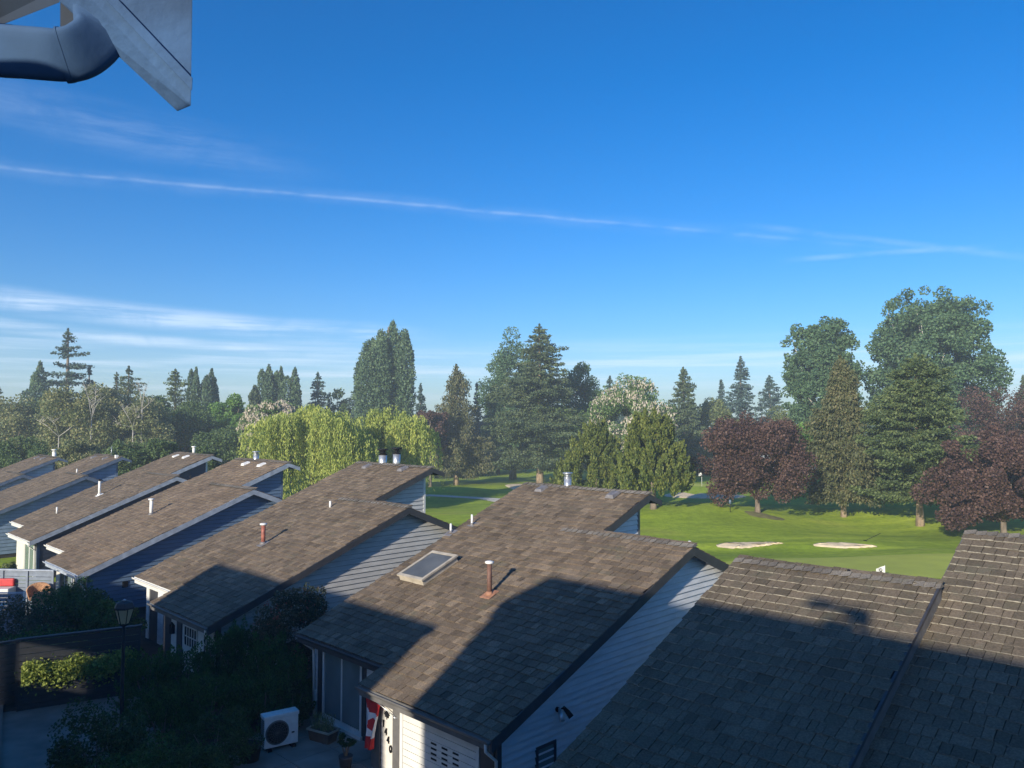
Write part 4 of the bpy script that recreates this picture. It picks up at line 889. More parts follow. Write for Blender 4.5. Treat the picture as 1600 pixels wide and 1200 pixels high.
def c_willow(rng, h, w, zb, n, ns=420, ls=.35, ry=None):
    """boughs arch out of several crowns and let long curtains of leaves fall"""
    ry = ry or w/2; nb = 26; bx = np.linspace(-.42, .42, nb)*w+rng.normal(size=nb)*w*.03; by = rng.uniform(-.6, .25, nb)*ry
    bt = h*(1-.9*(bx/w)**2*1.1)*(.82+.18*rng.random(nb)); br = w*.11*(.8+.6*rng.random(nb))
    bi = rng.integers(0, nb, ns); a = rng.random(ns)*6.283; r0 = np.sqrt(rng.random(ns)); rad = br[bi]*r0
    sx, sy = bx[bi]+np.cos(a)*rad, by[bi]+np.sin(a)*rad; sz = bt[bi]-(r0**2.2)*br[bi]*.75-rng.random(ns)*.35
    ln = np.clip((sz-zb)*(.25+.85*rng.random(ns)**.7), .8, h*.85); ln *= .35+.65*r0
    m = max(8, n//ns); si = np.repeat(np.arange(ns), m); N_ = len(si); s_ = rng.random(N_)
    out = .55*np.sqrt(s_); wob = np.sin(a[si]*4+s_*2.5)*.08
    C = np.stack([sx[si]+np.cos(a[si])*out+wob+rng.normal(size=N_)*.10, sy[si]+np.sin(a[si])*out+rng.normal(size=N_)*.10, sz[si]-ln[si]*s_+.25*np.sin(s_*2.4)], 1)
    A = np.stack([rng.normal(size=N_)*.22, rng.normal(size=N_)*.22, -np.ones(N_)], 1)
    return C, A, ls*(.7+.7*rng.random(N_))
def limbs(root, targets, zt, r, m, rng, name='limb', n=7):
    for i in rng.choice(len(targets), min(n, len(targets)), replace=False):
        q = Vector(targets[i]); p = Vector((0, 0, min(zt, q.z*.75))); mid = p.lerp(q, .5)+Vector((0, 0, .08*(q-p).length))
        s = MB(); s.tube([p, mid, q], [r, r*.65, r*.25], 6); s.build(name, m, root)

def tree(name, kind, px, base, top, wpx, label, cat='tree', mat_=None, n=7000, zb=None, D=None, ls=None, bark='bark', group=None, tr=None, **k):
    """base: pixel row of the trunk foot (or D: distance); top: pixel row of the tip; wpx: crown width in pixels"""
    if D is None:
        g_ = ground_at(px, base); x, y, z0 = g_.x, g_.y, g_.z; D = y
    else:
        x, y = (px-800)/FPX*D, D; z0 = tz(x, y)
    h = CAM_Z+(662-top)*D/FPX-z0; w = wpx*D/FPX
    rng = np.random.default_rng(int(px*7+top)); root = empty(name, (x, y, z0), label, cat, 0, group)
    zbv = (CAM_Z-(zb-662)*D/FPX-z0) if zb else h*.08
    zbv = max(.25, zbv); ls = (ls or D*.0027)*{'conifer': 1.05, 'broad': .95, 'plume': 1.05, 'flame': 1.1, 'willow': 1.}[kind]; n = int(n*{'conifer': 1.9, 'broad': 2.4, 'plume': 2.1, 'flame': 1.3, 'willow': 1.25}[kind])
    trr = tr or max(.12, h*.022)
    CCt = None
    if kind == 'conifer': C, A, L = c_conifer(rng, h, w*(1.0 if base else 1.65), zbv, n, ls=ls, **k)
    elif kind == 'broad': C, A, L, CCt = c_broad(rng, h, w, zbv, n, ls=ls, **k)
    elif kind == 'plume': C, A, L = c_plume(rng, h, w*1.32, zbv, n, ls=ls, **k)
    elif kind == 'flame': C, A, L = c_flame(rng, h, w, zbv, n, ls=ls, **k)
    elif kind == 'willow': C, A, L = c_willow(rng, h, w, zbv, n, ls=ls, **k)
    wd = {'conifer': .55, 'broad': .8, 'plume': .75, 'flame': .55, 'willow': .38}[kind]
    leaves('crown', C, A, L, L*wd, M[mat_], root, rng)
    th = h*.97 if kind in ('conifer', 'plume') else max(zbv+(h-zbv)*.55, .5)
    trunk(root, th, trr, trr*.2 if kind in ('conifer', 'plume') else trr*.45, M[bark], rng, .004 if kind == 'conifer' else .012)
    if CCt is not None: limbs(root, CCt, max(zbv*.9, .6), trr*.45, M[bark], rng, n=k.get('nl', 6) if False else 6)
    return root, CCt, (h, w, zbv, rng)

# ------------------------------------------------------------------ trees on and beyond the course
FARG = 'trees behind the golf course'
# tall ones against the sky, left to right
tree('fir_tree', 'conifer', -2, 0, 604, 50, 'dark fir cut by the left edge, only its right side in view', mat_='fir', D=150, n=4000)
tree('poplar_tree', 'plume', 57, 0, 566, 34, 'slender poplar at the left shoulder of the tall ragged fir', mat_='poplar', D=150, n=5000, npl=5, pr=.24)
tree('fir_tree', 'conifer', 103, 0, 513, 92, 'tallest ragged fir on the left with gaps between its boughs', mat_='fir_blue', D=138, n=11000, droop=.12, rag=.65, power=.75, ls=.42, nbr=95)
tree('fir_tree', 'conifer', 138, 0, 571, 46, 'short fir tucked against the right side of the ragged fir', mat_='fir_blue', D=142, n=5000, rag=.5)
tree('fir_tree', 'conifer', 200, 0, 572, 74, 'broad green fir behind the bare white branches', mat_='fir', D=136, n=8000, rag=.45, power=.7)
tree('fir_tree', 'conifer', 181, 0, 582, 34, 'narrow fir tip just left of the broad green fir', mat_='fir', D=140, n=3500)
tree('fir_tree', 'conifer', 273, 0, 577, 60, 'bushy dark fir standing left of the split pale poplars', mat_='spruce', D=134, n=7000, power=.55, rag=.5)
tree('poplar_tree', 'plume', 303, 0, 575, 19, 'thin poplar spire between the dark fir and the wider poplar', mat_='poplar', D=150, n=3500, npl=3, pr=.3, tdrop=.1)
tree('poplar_tree', 'plume', 326, 0, 578, 30, 'wider poplar beside the bright green rounded tree', mat_='poplar', D=150, n=5000, npl=4, pr=.26, tdrop=.15)
tree('cypress_tree', 'plume', 394, 0, 604, 22, 'small dark cypress spire left of the three poplars', mat_='fir', D=152, n=3000, npl=1, pr=.42)
tree('poplar_tree', 'plume', 416, 0, 572, 27, 'leftmost of the three poplars above the willow', mat_='poplar', D=160, n=4500, npl=3, pr=.3, tdrop=.15)
tree('poplar_tree', 'plume', 436, 0, 574, 18, 'middle and thinnest of the three poplars above the willow', mat_='poplar', D=160, n=3500, npl=2, pr=.34, tdrop=.1)
tree('poplar_tree', 'plume', 456, 0, 576, 34, 'rightmost of the three poplars above the willow, with a sloping top', mat_='poplar', D=160, n=5000, npl=5, pr=.24, tdrop=.5)
tree('fir_tree', 'conifer', 496, 0, 582, 42, 'tidy conical fir above the middle of the willow', mat_='fir_blue', D=165, n=5500, rag=.15, power=.6)
tree('round_tree', 'broad', 528, 0, 611, 62, 'low rounded dark tree above the willow', mat_='mid', D=170, n=4000, nc=30)
tree('cypress_tree', 'conifer', 559, 0, 565, 34, 'pointed dark spire just left of the giant poplar', mat_='fir_blue', D=168, n=5000, rag=.15, power=.7)
tree('poplar_tree', 'plume', 607, 0, 503, 76, 'giant dark poplar with a split top, tallest near the middle', mat_='poplar', D=150, n=20000, npl=13, pr=.17, tdrop=.22, zb=720)
tree('fir_tree', 'conifer', 657, 0, 599, 34, 'thin fir to the right of the giant poplar', mat_='fir_blue', D=175, n=3500)
tree('fir_tree', 'conifer', 745, 0, 598, 26, 'thin distant fir between the weeping fir and the great spruce', mat_='fir_blue', D=175, n=3000)
tree('broad_tree', 'broad', 800, 0, 527, 92, 'rounded green crown rising behind the left side of the great spruce', mat_='cotton', D=150, n=10000, nc=60, zb=720)
tree('broad_tree', 'broad', 903, 0, 570, 76, 'green leafy tree against the right side of the great spruce', mat_='cotton', D=148, n=9000, nc=60, zb=725, noise=.25)
tree('fir_tree', 'conifer', 953, 0, 588, 40, 'fir tip above the left of the white blossoming chestnut', mat_='fir_blue', D=190, n=4000, power=.7)
tree('fir_tree', 'conifer', 985, 0, 601, 18, 'tiny fir tip directly behind the white blossoming chestnut', mat_='fir_blue', D=200, n=2000)
tree('fir_tree', 'conifer', 1068, 738, 574, 96, 'tall olive fir between the chestnut and the first purple tree', mat_='fir', n=12000, D=150, power=.6, hang=.5, rag=.3, zb=735)
tree('fir_tree', 'conifer', 1127, 0, 593, 32, 'small open-branched fir left of the neat dark spire', mat_='fir_blue', D=200, n=2500, rag=.6)
tree('fir_tree', 'conifer', 1158, 0, 557, 46, 'neat dark spire of a fir above the first purple tree', mat_='fir_blue', D=190, n=7000, rag=.35, power=.72)
tree('fir_tree', 'conifer', 1203, 0, 587, 44, 'open flat-topped fir between the dark spire and the cottonwoods', mat_='fir_blue', D=190, n=3500, rag=.6, power=.55)
tree('fir_tree', 'conifer', 1600, 0, 586, 46, 'fir cut by the right edge above the purple trees', mat_='fir', D=150, n=4500)
for px, top, w, n, lab in ((1286, 495, 112, 22000, 'narrower cottonwood left of the giant one, pale limbs showing'), (1456, 461, 180, 34000, 'giant cottonwood on the right, the tallest crown against the sky')):
    rt, cc, (h, w_, zb_, rng) = tree('cottonwood_tree', 'broad', px, 0, top, w, lab, mat_='cotton', D=125, n=n, nc=int(w*2.1), rc=.062 if w > 150 else .08, zb=722, noise=.10, bark='bark_pale', shell=.35, power=2.6, ls=.42, tr=.5)
    limbs(rt, cc, h*.35, .22, M['bark_pale'], rng, n=14)
# mid-distance broad masses
tree('broad_tree', 'broad', 22, 0, 622, 120, 'pale green leafy tree at the far left edge', mat_='birch', D=112, n=9000, nc=60, zb=745)
tree('birch_tree', 'broad', 128, 0, 606, 110, 'brownish green birch below the ragged fir', mat_='birch', D=104, n=11000, nc=70, zb=740, noise=.2)
tree('birch_tree', 'broad', 212, 0, 622, 110, 'second birch with bare white forked branches', mat_='birch', D=106, n=11000, nc=70, zb=740, noise=.2)
tree('broad_tree', 'broad', 292, 0, 634, 110, 'dark leafy tree behind the navy townhouse roof', mat_='mid', D=116, n=9000, nc=60, zb=745)
tree('round_tree', 'broad', 357, 0, 626, 64, 'bright green rounded tree left of the willow', mat_='bright', D=128, n=8000, nc=45, zb=700)
tree('round_tree', 'broad', 377, 0, 646, 34, 'small bright lobe of a tree right of the rounded one', mat_='bright', D=120, n=3500, nc=25, zb=690)
tree('broad_tree', 'broad', 350, 0, 670, 90, 'dark low tree under the bright green rounded tree', mat_='mid', D=108, n=7000, nc=45, zb=745)
tree('broad_tree', 'broad', 62, 0, 618, 90, 'dark green tree filling the gap left of the brownish birch', mat_='mid', D=120, n=7000, nc=50, zb=745)
tree('broad_tree', 'broad', 172, 0, 602, 70, 'mid green tree between the two birches', mat_='birch', D=118, n=7000, nc=50, zb=745)
tree('broad_tree', 'broad', 240, 0, 612, 70, 'dull green tree right of the second birch', mat_='mid', D=122, n=6000, nc=50, zb=745)
for px, D_, top, w, lab in ((35, 84, 684, 90, 'shrubby bush behind the leftmost roof'), (118, 82, 692, 70, 'brownish bush behind the pale chimney'), (205, 80, 688, 90, 'leafy bush behind the steel blue roof'), (255, 80, 690, 60, 'dark bush behind the navy roof'), (318, 82, 700, 50, 'upright bush beside the patch of lawn')):
    tree('bush', 'broad', px, 0, top, w, lab, 'bush', 'birch' if px == 118 else 'mid', 5000, zb=758, D=D_, nc=35, group='bushes behind the far roofs')
def bare_branches(px, D, y0, tips, label):
    x = (px-800)/FPX*D; root = empty('dead_tree', (x, D, tz(x, D)), label, 'tree'); o = root.location
    s = MB(); b = at(px, y0, D)-o; s.tube([(0, 0, -.2), (b.x*.5, 0, b.z*.5), b], [.12, .09, .06], 7); s.build('trunk', M['bark_white'], root)
    r = random.Random(px)
    for i, (tx, ty) in enumerate(tips):
        t = at(tx, ty, D+r.uniform(-1.5, 1.5))-o; m = b.lerp(t, .5)+Vector((r.uniform(-.4, .4), 0, r.uniform(-.2, .5))); s = MB(); s.tube([b, m, t], [.05, .04, .012], 6)
        for k in range(7):
            q = m.lerp(t, r.uniform(.1, .7)); e = q+Vector((r.uniform(-1.2, 1.2), r.uniform(-.5, .5), r.uniform(.3, 1.4))); s.tube([q, q.lerp(e, .5)+Vector((.1, 0, .1)), e], [.025, .018, .006], 5)
        s.build('branch', M['bark_white'], root)
bare_branches(143, 101, 655, [(128, 590), (150, 598), (138, 620), (158, 618)], 'bare white branches standing up in front of the brown birch')
bare_branches(92, 100.5, 682, [(56, 655), (74, 652), (128, 660), (68, 672)], 'low bare white branches spreading above the leftmost roofs')
bare_branches(222, 103, 640, [(232, 596), (216, 600), (243, 622), (205, 650)], 'bare twigs above the second birch')
bare_branches(208, 102, 668, [(188, 632), (219, 650), (176, 662)], 'broken pale limbs low in the second birch')
# pair of blossoming chestnuts
for px, D_, top, w, zb_, lab in ((424, 108, 627, 84, 720, 'blossoming chestnut hidden behind the left of the willow'), (985, 122, 600, 128, 735, 'white blossoming horse chestnut behind the cedars')):
    rt, cc, (h, w_, zbv, rng) = tree('chestnut_tree', 'broad', px, 0, top, w, lab, mat_='chestnut', D=D_, n=13000, nc=80, rc=.12, zb=zb_, noise=.08)
    n = 5200; ci = rng.integers(0, len(cc), n); v = unit(rng, n); v[:, 2] = np.abs(v[:, 2])*.8; v[:, 1] -= .3; C0 = cc[ci]+v*w_*.125
    C0 = np.repeat(C0, 3, 0)+rng.normal(size=(3*n, 3))*np.array([.05, .05, .12]); A = np.tile([0, 0, 1.], (3*n, 1))+rng.normal(size=(3*n, 3))*.3
    leaves('blossom', C0, A, .30, .13, M['blossom'], rt, rng, 'stuff')
# willows
tree('willow_tree', 'willow', 488, 0, 628, 190, 'large weeping willow behind the blue townhouse', mat_='willow', D=84, n=52000, zb=790, ns=1900, ls=.27, ry=6.5, tr=.4)
tree('willow_tree', 'willow', 612, 0, 629, 130, 'right-hand weeping willow behind the two fat chimneys', mat_='willow', D=92, n=34000, zb=775, ns=1200, ls=.28, ry=4.5, tr=.35)
# purple tree far
tree('purple_tree', 'broad', 672, 0, 640, 62, 'small dull purple tree between the willow and the weeping fir', mat_='maple', D=132, n=5000, nc=35, zb=700)
tree('fir_tree', 'conifer', 712, 758, 569, 104, 'weeping fir with a bare pale trunk left of the great spruce', mat_='fir_brown', n=20000, hang=1.6, rag=.5, power=.62, zb=738, bark='bark_warm', tr=.42, ls=.33)
tree('fir_tree', 'conifer', 778, 741, 612, 100, 'dark shaded fir in the gap left of the great spruce', mat_='fir', n=12000, hang=.8, power=.45, zb=728, tr=.4)
tree('spruce_tree', 'conifer', 843, 756, 506, 176, 'great spruce in the middle with heavy drooping boughs', mat_='fir', n=42000, droop=.30, rag=.42, power=.58, zb=728, bark='bark_warm', tr=.55, ls=.36, nbr=190)
tree('broad_tree', 'broad', 880, 0, 640, 110, 'dark leafy tree filling the gap right of the great spruce', mat_='mid', D=135, n=8000, nc=50, zb=740)
tree('cedar_tree', 'flame', 932, 788, 662, 128, 'rounded yellow-green cedar in front of the great spruce', mat_='cedar', n=26000, nf=230, fl=2.2, fr=.38, power=.72, zb=787, ls=.26)
tree('cedar_tree', 'flame', 1020, 796, 644, 104, 'taller cedar with a bare lower trunk beside the rounded one', mat_='cedar', n=26000, nf=220, fl=2.4, fr=.36, power=.62, zb=772, ls=.26, tr=.3)
tree('broad_tree', 'broad', 1115, 0, 622, 70, 'pale yellow-green tree below the neat dark spire', mat_='yellowish', D=160, n=6000, nc=45)
tree('broad_tree', 'broad', 1245, 0, 640, 100, 'olive leafy tree below the left cottonwood', mat_='yellowish', D=150, n=8000, nc=55, noise=.25)
tree('broad_tree', 'broad', 1250, 0, 668, 80, 'green bush behind the right side of the first purple tree', mat_='bright', D=105, n=6000, nc=40, zb=735)
rt, cc, (h, w_, zbv, rng) = tree('purple_maple_tree', 'broad', 1183, 801, 652, 160, 'round purple maple on the mound in the middle of the course', mat_='maple', n=24000, nc=120, rc=.10, zb=778, noise=.24, shell=.45, ls=.22, tr=.26)
tree('fir_tree', 'conifer', 1318, 808, 556, 130, 'olive brown weeping fir with a tan trunk, left of the broad spruce', mat_='fir_brown', n=34000, hang=1.1, rag=.5, power=.62, zb=772, bark='bark_warm', tr=.25, ls=.26, nbr=150)
tree('spruce_tree', 'conifer', 1437, 822, 553, 184, 'broad green spruce with a short thick tan trunk', mat_='spruce', n=42000, droop=.12, rag=.35, power=.45, zb=782, bark='bark_warm', tr=.31, ls=.24, nbr=210)
tree('purple_tree', 'broad', 1590, 0, 612, 170, 'larger purple tree behind the right edge', mat_='maple', D=96, n=16000, nc=90, rc=.095, zb=790, noise=.25)
tree('purple_tree', 'broad', 1568, 838, 690, 190, 'nearer purple tree at the right edge above the upper shake roof', mat_='maple', n=24000, nc=110, rc=.085, zb=812, noise=.25, ls=.22, tr=.25)
# the wood closing the view
rng = np.random.default_rng(5); nw = 900
wx = rng.uniform(-330, 330, nw); wy = 205+rng.random(nw)*60+np.abs(wx)*.05; wh = 9+6.5*rng.random(nw)+3*np.sin(wx*.06)
Cw = []; Aw = []; Lw = []
for i in range(nw):
    m_ = 150; v = unit(rng, m_); q = np.array([3.6, 3.6, wh[i]*.5])*(.75+.35*rng.random((m_, 1))); Cw.append(v*q+np.array([wx[i], wy[i], wh[i]*.5+float(terrain(wx[i], wy[i]))])); Aw.append(unit(rng, m_)); Lw.append(.75+.6*rng.random(m_))
leaves('far_wood', np.concatenate(Cw), np.concatenate(Aw), np.concatenate(Lw), np.concatenate(Lw)*.75, M['wood_far'], None, rng); tag(bpy.data.objects['far_wood'], kind='stuff')
# a house glimpsed through the trees
hp = at(1241, 680, 140); root = empty('far_house', (hp.x, hp.y, tz(hp.x, hp.y)), 'pale house wall glimpsed between the trees above the first purple tree', 'house')
s = MB(); s.box((-4, 0, 0), (4, 7, 5.6)); s.build('wall', M['side_pale'], root); s = MB(); s.poly([(-4.4, -.4, 5.6), (4.4, -.4, 5.6), (4.4, 7.4, 5.6), (-4.4, 7.4, 5.6), (-4.4, 3.5, 8), (4.4, 3.5, 8)], [(0, 1, 5, 4), (2, 3, 4, 5), (0, 4, 3), (1, 2, 5), (3, 2, 1, 0)]); s.build('roof', M['shake'], root)
window(root, -1, 1, -.01, 3.2, 4.6, M['white'], M['glass_dark'], 2, 1)

# ------------------------------------------------------------------ golf furniture
def golf_flag(px, py_top, base_z_off, D, label, number=False, h=2.1, s=1.):
    x = (px-800)/FPX*D; z0 = tz(x, D); root = empty('golf_flag', (x, D, z0), label, 'flag')
    b = MB(); b.tube([(0, 0, -.05), (0, 0, h)], .018*s+.01, 8); b.build('pole', M['white'], root)
    b = MB(); W_, Hh = .50*s, .56*s; n = 6; V = []; F = []
    for side in (0, .008):
        for i in range(n+1):
            t = i/n; hh = Hh*(1-.22*t)
            for j in range(2): V.append((-W_*t, .05*math.sin(t*5)+side, h-.03-.14*t*s-(0 if j else hh)))
    k = 2*(n+1)
    for i in range(n): F += [(2*i, 2*i+1, 2*i+3, 2*i+2), (k+2*i+2, k+2*i+3, k+2*i+1, k+2*i), (2*i+1, k+2*i+1, k+2*i+3, 2*i+3), (2*i, 2*i+2, k+2*i+2, k+2*i)]
    F += [(0, k, k+1, 1), (2*n, 2*n+1, k+2*n+1, k+2*n)]; b.poly(V, F); fl_ = b.build('flag_cloth', M['white'], root)
    if number:
        s8 = [[(.1*math.cos(a), .13+.11*math.sin(a)) for a in [i*math.pi/5 for i in range(11)]], [(.12*math.cos(a), -.12+.13*math.sin(a)) for a in [i*math.pi/5 for i in range(11)]]]
        g_ = MB()
        for pl in s8:
            for (x0, z0_), (x1_, z1_) in zip(pl[:-1], pl[1:]): g_.bar((-.22+x0*.7, -.012, h-.33+z0_*.7), (-.22+x1_*.7, -.012, h-.33+z1_*.7), .022, .03, 0, (0, 1, 0))
        g_.build('flag_number', M['black'], fl_)
golf_flag(1376, 881, 0, 43.8, 'white numbered golf flag sticking up behind the near shake roof', True, h=(CAM_Z-(881-662)*43.8/FPX-tz((1376-800)/FPX*43.8, 43.8)))
golf_flag(1095, 740, 0, 113, 'tiny white flag on the far putting green', False, h=2.3, s=.9)
# rake lying by the right-hand bunker, ball washer post by the mound
q = ground_at(1362, 846); root = empty('bunker_rake', tuple(q), 'dark rake propped beside the right-hand bunker', 'rake')
s = MB(); s.tube([(-.5, 0, .05), (.75, .1, .6)], .022, 6); s.build('handle', M['black'], root); s = MB(); s.bar((-.5, -.3, .06), (-.5, .3, .06), .04, .04)
for i in range(8): s.bar((-.5, -.28+.08*i, .06), (-.5, -.28+.08*i, -.04), .015, .015, 0, (1, 0, 0))
s.build('rake_head', M['black'], root)
q = ground_at(1141, 801); root = empty('ball_washer', tuple(q), 'thin dark ball washer post left of the purple maple', 'post')
s = MB(); s.tube([(0, 0, 0), (0, 0, .9)], .035, 8); s.build('post', M['black'], root); s = MB(); s.tube([(0, 0, .8), (0, 0, 1.1), (0, 0, 1.18)], [.1, .12, .05], 10); s.build('washer_body', M['trim_navy'], root)

# ------------------------------------------------------------------ patio of number 1440
def H1w(X, Y_, Z): v = row(X, Y_, Z); return Vector((v.x-.44, v.y+16.98, Z))
# heat pump
hp = H1w(-9.0, -.35, 0)
hp = Vector((-6.45, 22.0, 0)); root = empty('heat_pump', tuple(hp), 'white outdoor heat pump unit with a round fan on the patio', 'heat pump', R(34))
s = MB(); s.box((-.47, -.17, .13), (.47, .17, .98)); body = s.build('casing', M['white_metal'], root, bevel=.02)
s = MB(); s.box((-.49, -.185, .90), (.49, .185, 1.0)); s.build('lid', M['white_metal'], root, bevel=.015)
s = MB(); s.tube([(-.12, -.172, .52), (-.12, -.20, .52)], [.33, .31], 28); s.build('fan_ring', M['trim_grey'], root)
s = MB(); s.tube([(-.12, -.203, .52), (-.12, -.205, .52)], [.29, .29], 28); s.build('fan_opening', M['black'], root)
s = MB()
for k in range(1, 6):
    rr = .05*k+.02; s.tube([(-.12+rr*math.cos(a), -.213, .52+rr*math.sin(a)) for a in [i*math.pi/12 for i in range(25)]], .004, 4, cap=False)
for k in range(8):
    a = k*math.pi/8; s.bar((-.12-.29*math.cos(a), -.216, .52-.29*math.sin(a)), (-.12+.29*math.cos(a), -.216, .52+.29*math.sin(a)), .006, .006, 0, (0, 1, 0))
s.build('fan_grille', M['trim_grey'], root)
for k in range(14):
    s = MB(); s.box((-.485, -.14, .2+.05*k), (-.471, .14, .225+.05*k)); s.build('louvre', M['trim_grey'], root)
s = MB(); s.box((.28, -.176, .42), (.36, -.171, .46)); s.build('badge', M['black'], root)
for X in (-.33, .33): s = MB(); s.box((X-.06, -.24, 0), (X+.06, .24, .12)); s.build('foot', M['black'], root, bevel=.01)
# planter between the heat pump and the sliding door
pp = Vector((-5.35, 22.45, 0)); root = empty('planter', tuple(pp), 'brown rectangular planter with straggly stems by the sliding door', 'planter', R(-30))
s = MB(); s.hexa([(-.34, -.17, .0), (.34, -.17, 0), (.34, .17, 0), (-.34, .17, 0)], [(-.4, -.22, .36), (.4, -.22, .36), (.4, .22, .36), (-.4, .22, .36)]); s.build('pot', M['terracotta'], root, bevel=.02)
s = MB()
for a, b in (((-.43, -.24), (.43, -.2)), ((-.43, .2), (.43, .24)), ((-.43, -.2), (-.39, .2)), ((.39, -.2), (.43, .2))): s.box((a[0], a[1], .34), (b[0], b[1], .39))
s.build('rim', M['trim_cream'], root); s = MB(); s.box((-.38, -.19, .3), (.38, .19, .335)); s.build('soil', M['soil'], root)
rng = np.random.default_rng(3); n = 420; C = np.stack([rng.uniform(-.35, .35, n), rng.uniform(-.17, .17, n), .36+rng.random(n)**1.5*.4], 1); A = rng.normal(size=(n, 3))*.4+[0, 0, 1.]
leaves('straggly_stems', C, A, .16, .02, M['birch'], root, rng, 'stuff')
# dark tub
root = empty('plant_tub', (-7.0, 21.15, 0), 'black tub at the bottom edge left of the heat pump', 'planter')
s = MB(); s.tube([(0, 0, 0), (0, 0, .4), (0, 0, .45)], [.24, .31, .33], 18); s.build('tub', M['black'], root); s = MB(); s.tube([(0, 0, .45), (0, 0, .46)], .28, 18); s.build('soil', M['soil'], root)
# flag on its pole, held by the wall beside the number
wb = H1w(-3.84, .36, 1.59)
root = empty('national_flag', tuple(wb), 'red and white maple leaf flag hanging from a pole by the number 1440', 'flag', R(-45))
lt = Vector((-1.10, -.20, .40))                     # tip in the root frame
s = MB(); s.tube([(0, 0, 0), lt], .014, 8); s.build('pole', M['metal'], root)
s = MB(); s.tube([lt, lt+Vector((-.01, -.02, .012))], [.03, .02], 10); s.build('finial', M['white'], root)
s = MB(); s.tube([(0, .03, -.02), (-.04, -.07, .03)], .03, 8); s.build('bracket', M['metal'], root)
M['flag_red'] = mat('flag_red', (.55, .02, .025), .7, .05, 8); M['flag_white'] = mat('flag_white', (.75, .75, .78), .7, .03, 8)
def flag_cloth():
    """the cloth hangs in folds from the pole; the bands run across it"""
    n, m_ = 22, 16; Wt, Ht = .62, 1.36; V = []; 
    pole0 = lt*.985; pole1 = lt*.50
    for j in range(m_+1):
        v = j/m_
        for i in range(n+1):
            u = i/n; base = pole0.lerp(pole1, u*(1-.45*v))
            fold = .07*math.sin(u*10.5+v*1.5)*(.35+v)+.03*math.sin(u*23+2*v)
            V.append((base.x+fold*.75-.03*v-.05*u*v, base.y+fold*.7+.04*v, base.z-v*Ht*(1-.06*u)-.02))
    F = []; mi = []
    for j in range(m_):
        for i in range(n):
            a = j*(n+1)+i; F.append((a, a+1, a+n+2, a+n+1)); v = (j+.5)/m_; mi.append(0 if (v < .27 or v > .73) else 1)
    me = bpy.data.meshes.new('flag_cloth'); me.from_pydata(V, [], F); me.materials.append(M['flag_red']); me.materials.append(M['flag_white']); me.polygons.foreach_set('material_index', mi)
    me.polygons.foreach_set('use_smooth', [True]*len(F)); o = link('flag_cloth', me, root); sl_ = o.modifiers.new('thick', 'SOLIDIFY'); sl_.thickness = .004; sl_.offset = 0
    # maple leaf sewn on: built from the same folded surface, a few millimetres proud on both sides
    def P(u, v):
        base = pole0.lerp(pole1, u*(1-.45*v)); fold = .07*math.sin(u*10.5+v*1.5)*(.35+v)+.03*math.sin(u*23+2*v)
        return Vector((base.x+fold*.75-.03*v-.05*u*v, base.y+fold*.7+.04*v, base.z-v*Ht*(1-.06*u)-.02))
    for off in (-.006, .006):
        g_ = MB(); pts = [(.5+b*.62*1.0, .5+a*.30) for a, b in LEAF]; c = (.5, .5)
        k = 5
        ring = []
        for t in [i/k for i in range(1, k+1)]: ring.append([(c[0]+(p[0]-c[0])*t, c[1]+(p[1]-c[1])*t) for p in pts])
        nn = len(pts); VV = [P(*c)]+[P(min(.99, max(.01, a)), b) for r_ in ring for a, b in r_]
        nrm = Vector((.7, -.7, 0)); VV = [p+nrm*off for p in VV]
        FF = [(0, 1+i, 1+(i+1) % nn) for i in range(nn)]+[(1+(q_-1)*nn+i, 1+q_*nn+i, 1+q_*nn+(i+1) % nn, 1+(q_-1)*nn+(i+1) % nn) for q_ in range(1, k) for i in range(nn)]
        g_.poly(VV, FF); g_.build('maple_leaf', M['flag_red'], o)
flag_cloth()
# green wreath of a potted plant under the flag
def shrub(name, x, y, z0, h, w, m, label, n=6000, kind='broad', ls=.07, cat='shrub', group=None, zb=.05, **k):
    rng = np.random.default_rng(int(abs(x*131+y*17))); root = empty(name, (x, y, z0), label, cat, 0, group)
    if kind == 'broad': C, A, L, cc = c_broad(rng, h, w, zb, n, ls=ls, **k); wd = .55
    else: C, A, L = c_flame(rng, h, w, zb, n, ls=ls, **k); wd = .5
    leaves('foliage', C, A, L, L*wd, M[m], root, rng)
    s = MB()
    for i in range(4):
        a = i*1.7; s.tube([(0, 0, -.03), (.12*w*math.cos(a), .12*w*math.sin(a), h*.4), (.25*w*math.cos(a), .25*w*math.sin(a), h*.75)], [.035*h/2+.01, .02, .008], 6)
    s.build('stem', M['bark'], root); return root, rng
q = H1w(-5.35, -.15, 0); shrub('potted_plant', q.x, q.y, .3, .55, .5, 'shrub', 'small green plant in a pot under the maple leaf flag', 900, ls=.08, cat='plant', nc=14)
s = MB(); s.tube([(0, 0, -.3), (0, 0, .04), (0, 0, .07)], [.13, .18, .19], 14); s.build('pot', M['trim_dark'], bpy.data.objects['potted_plant'])

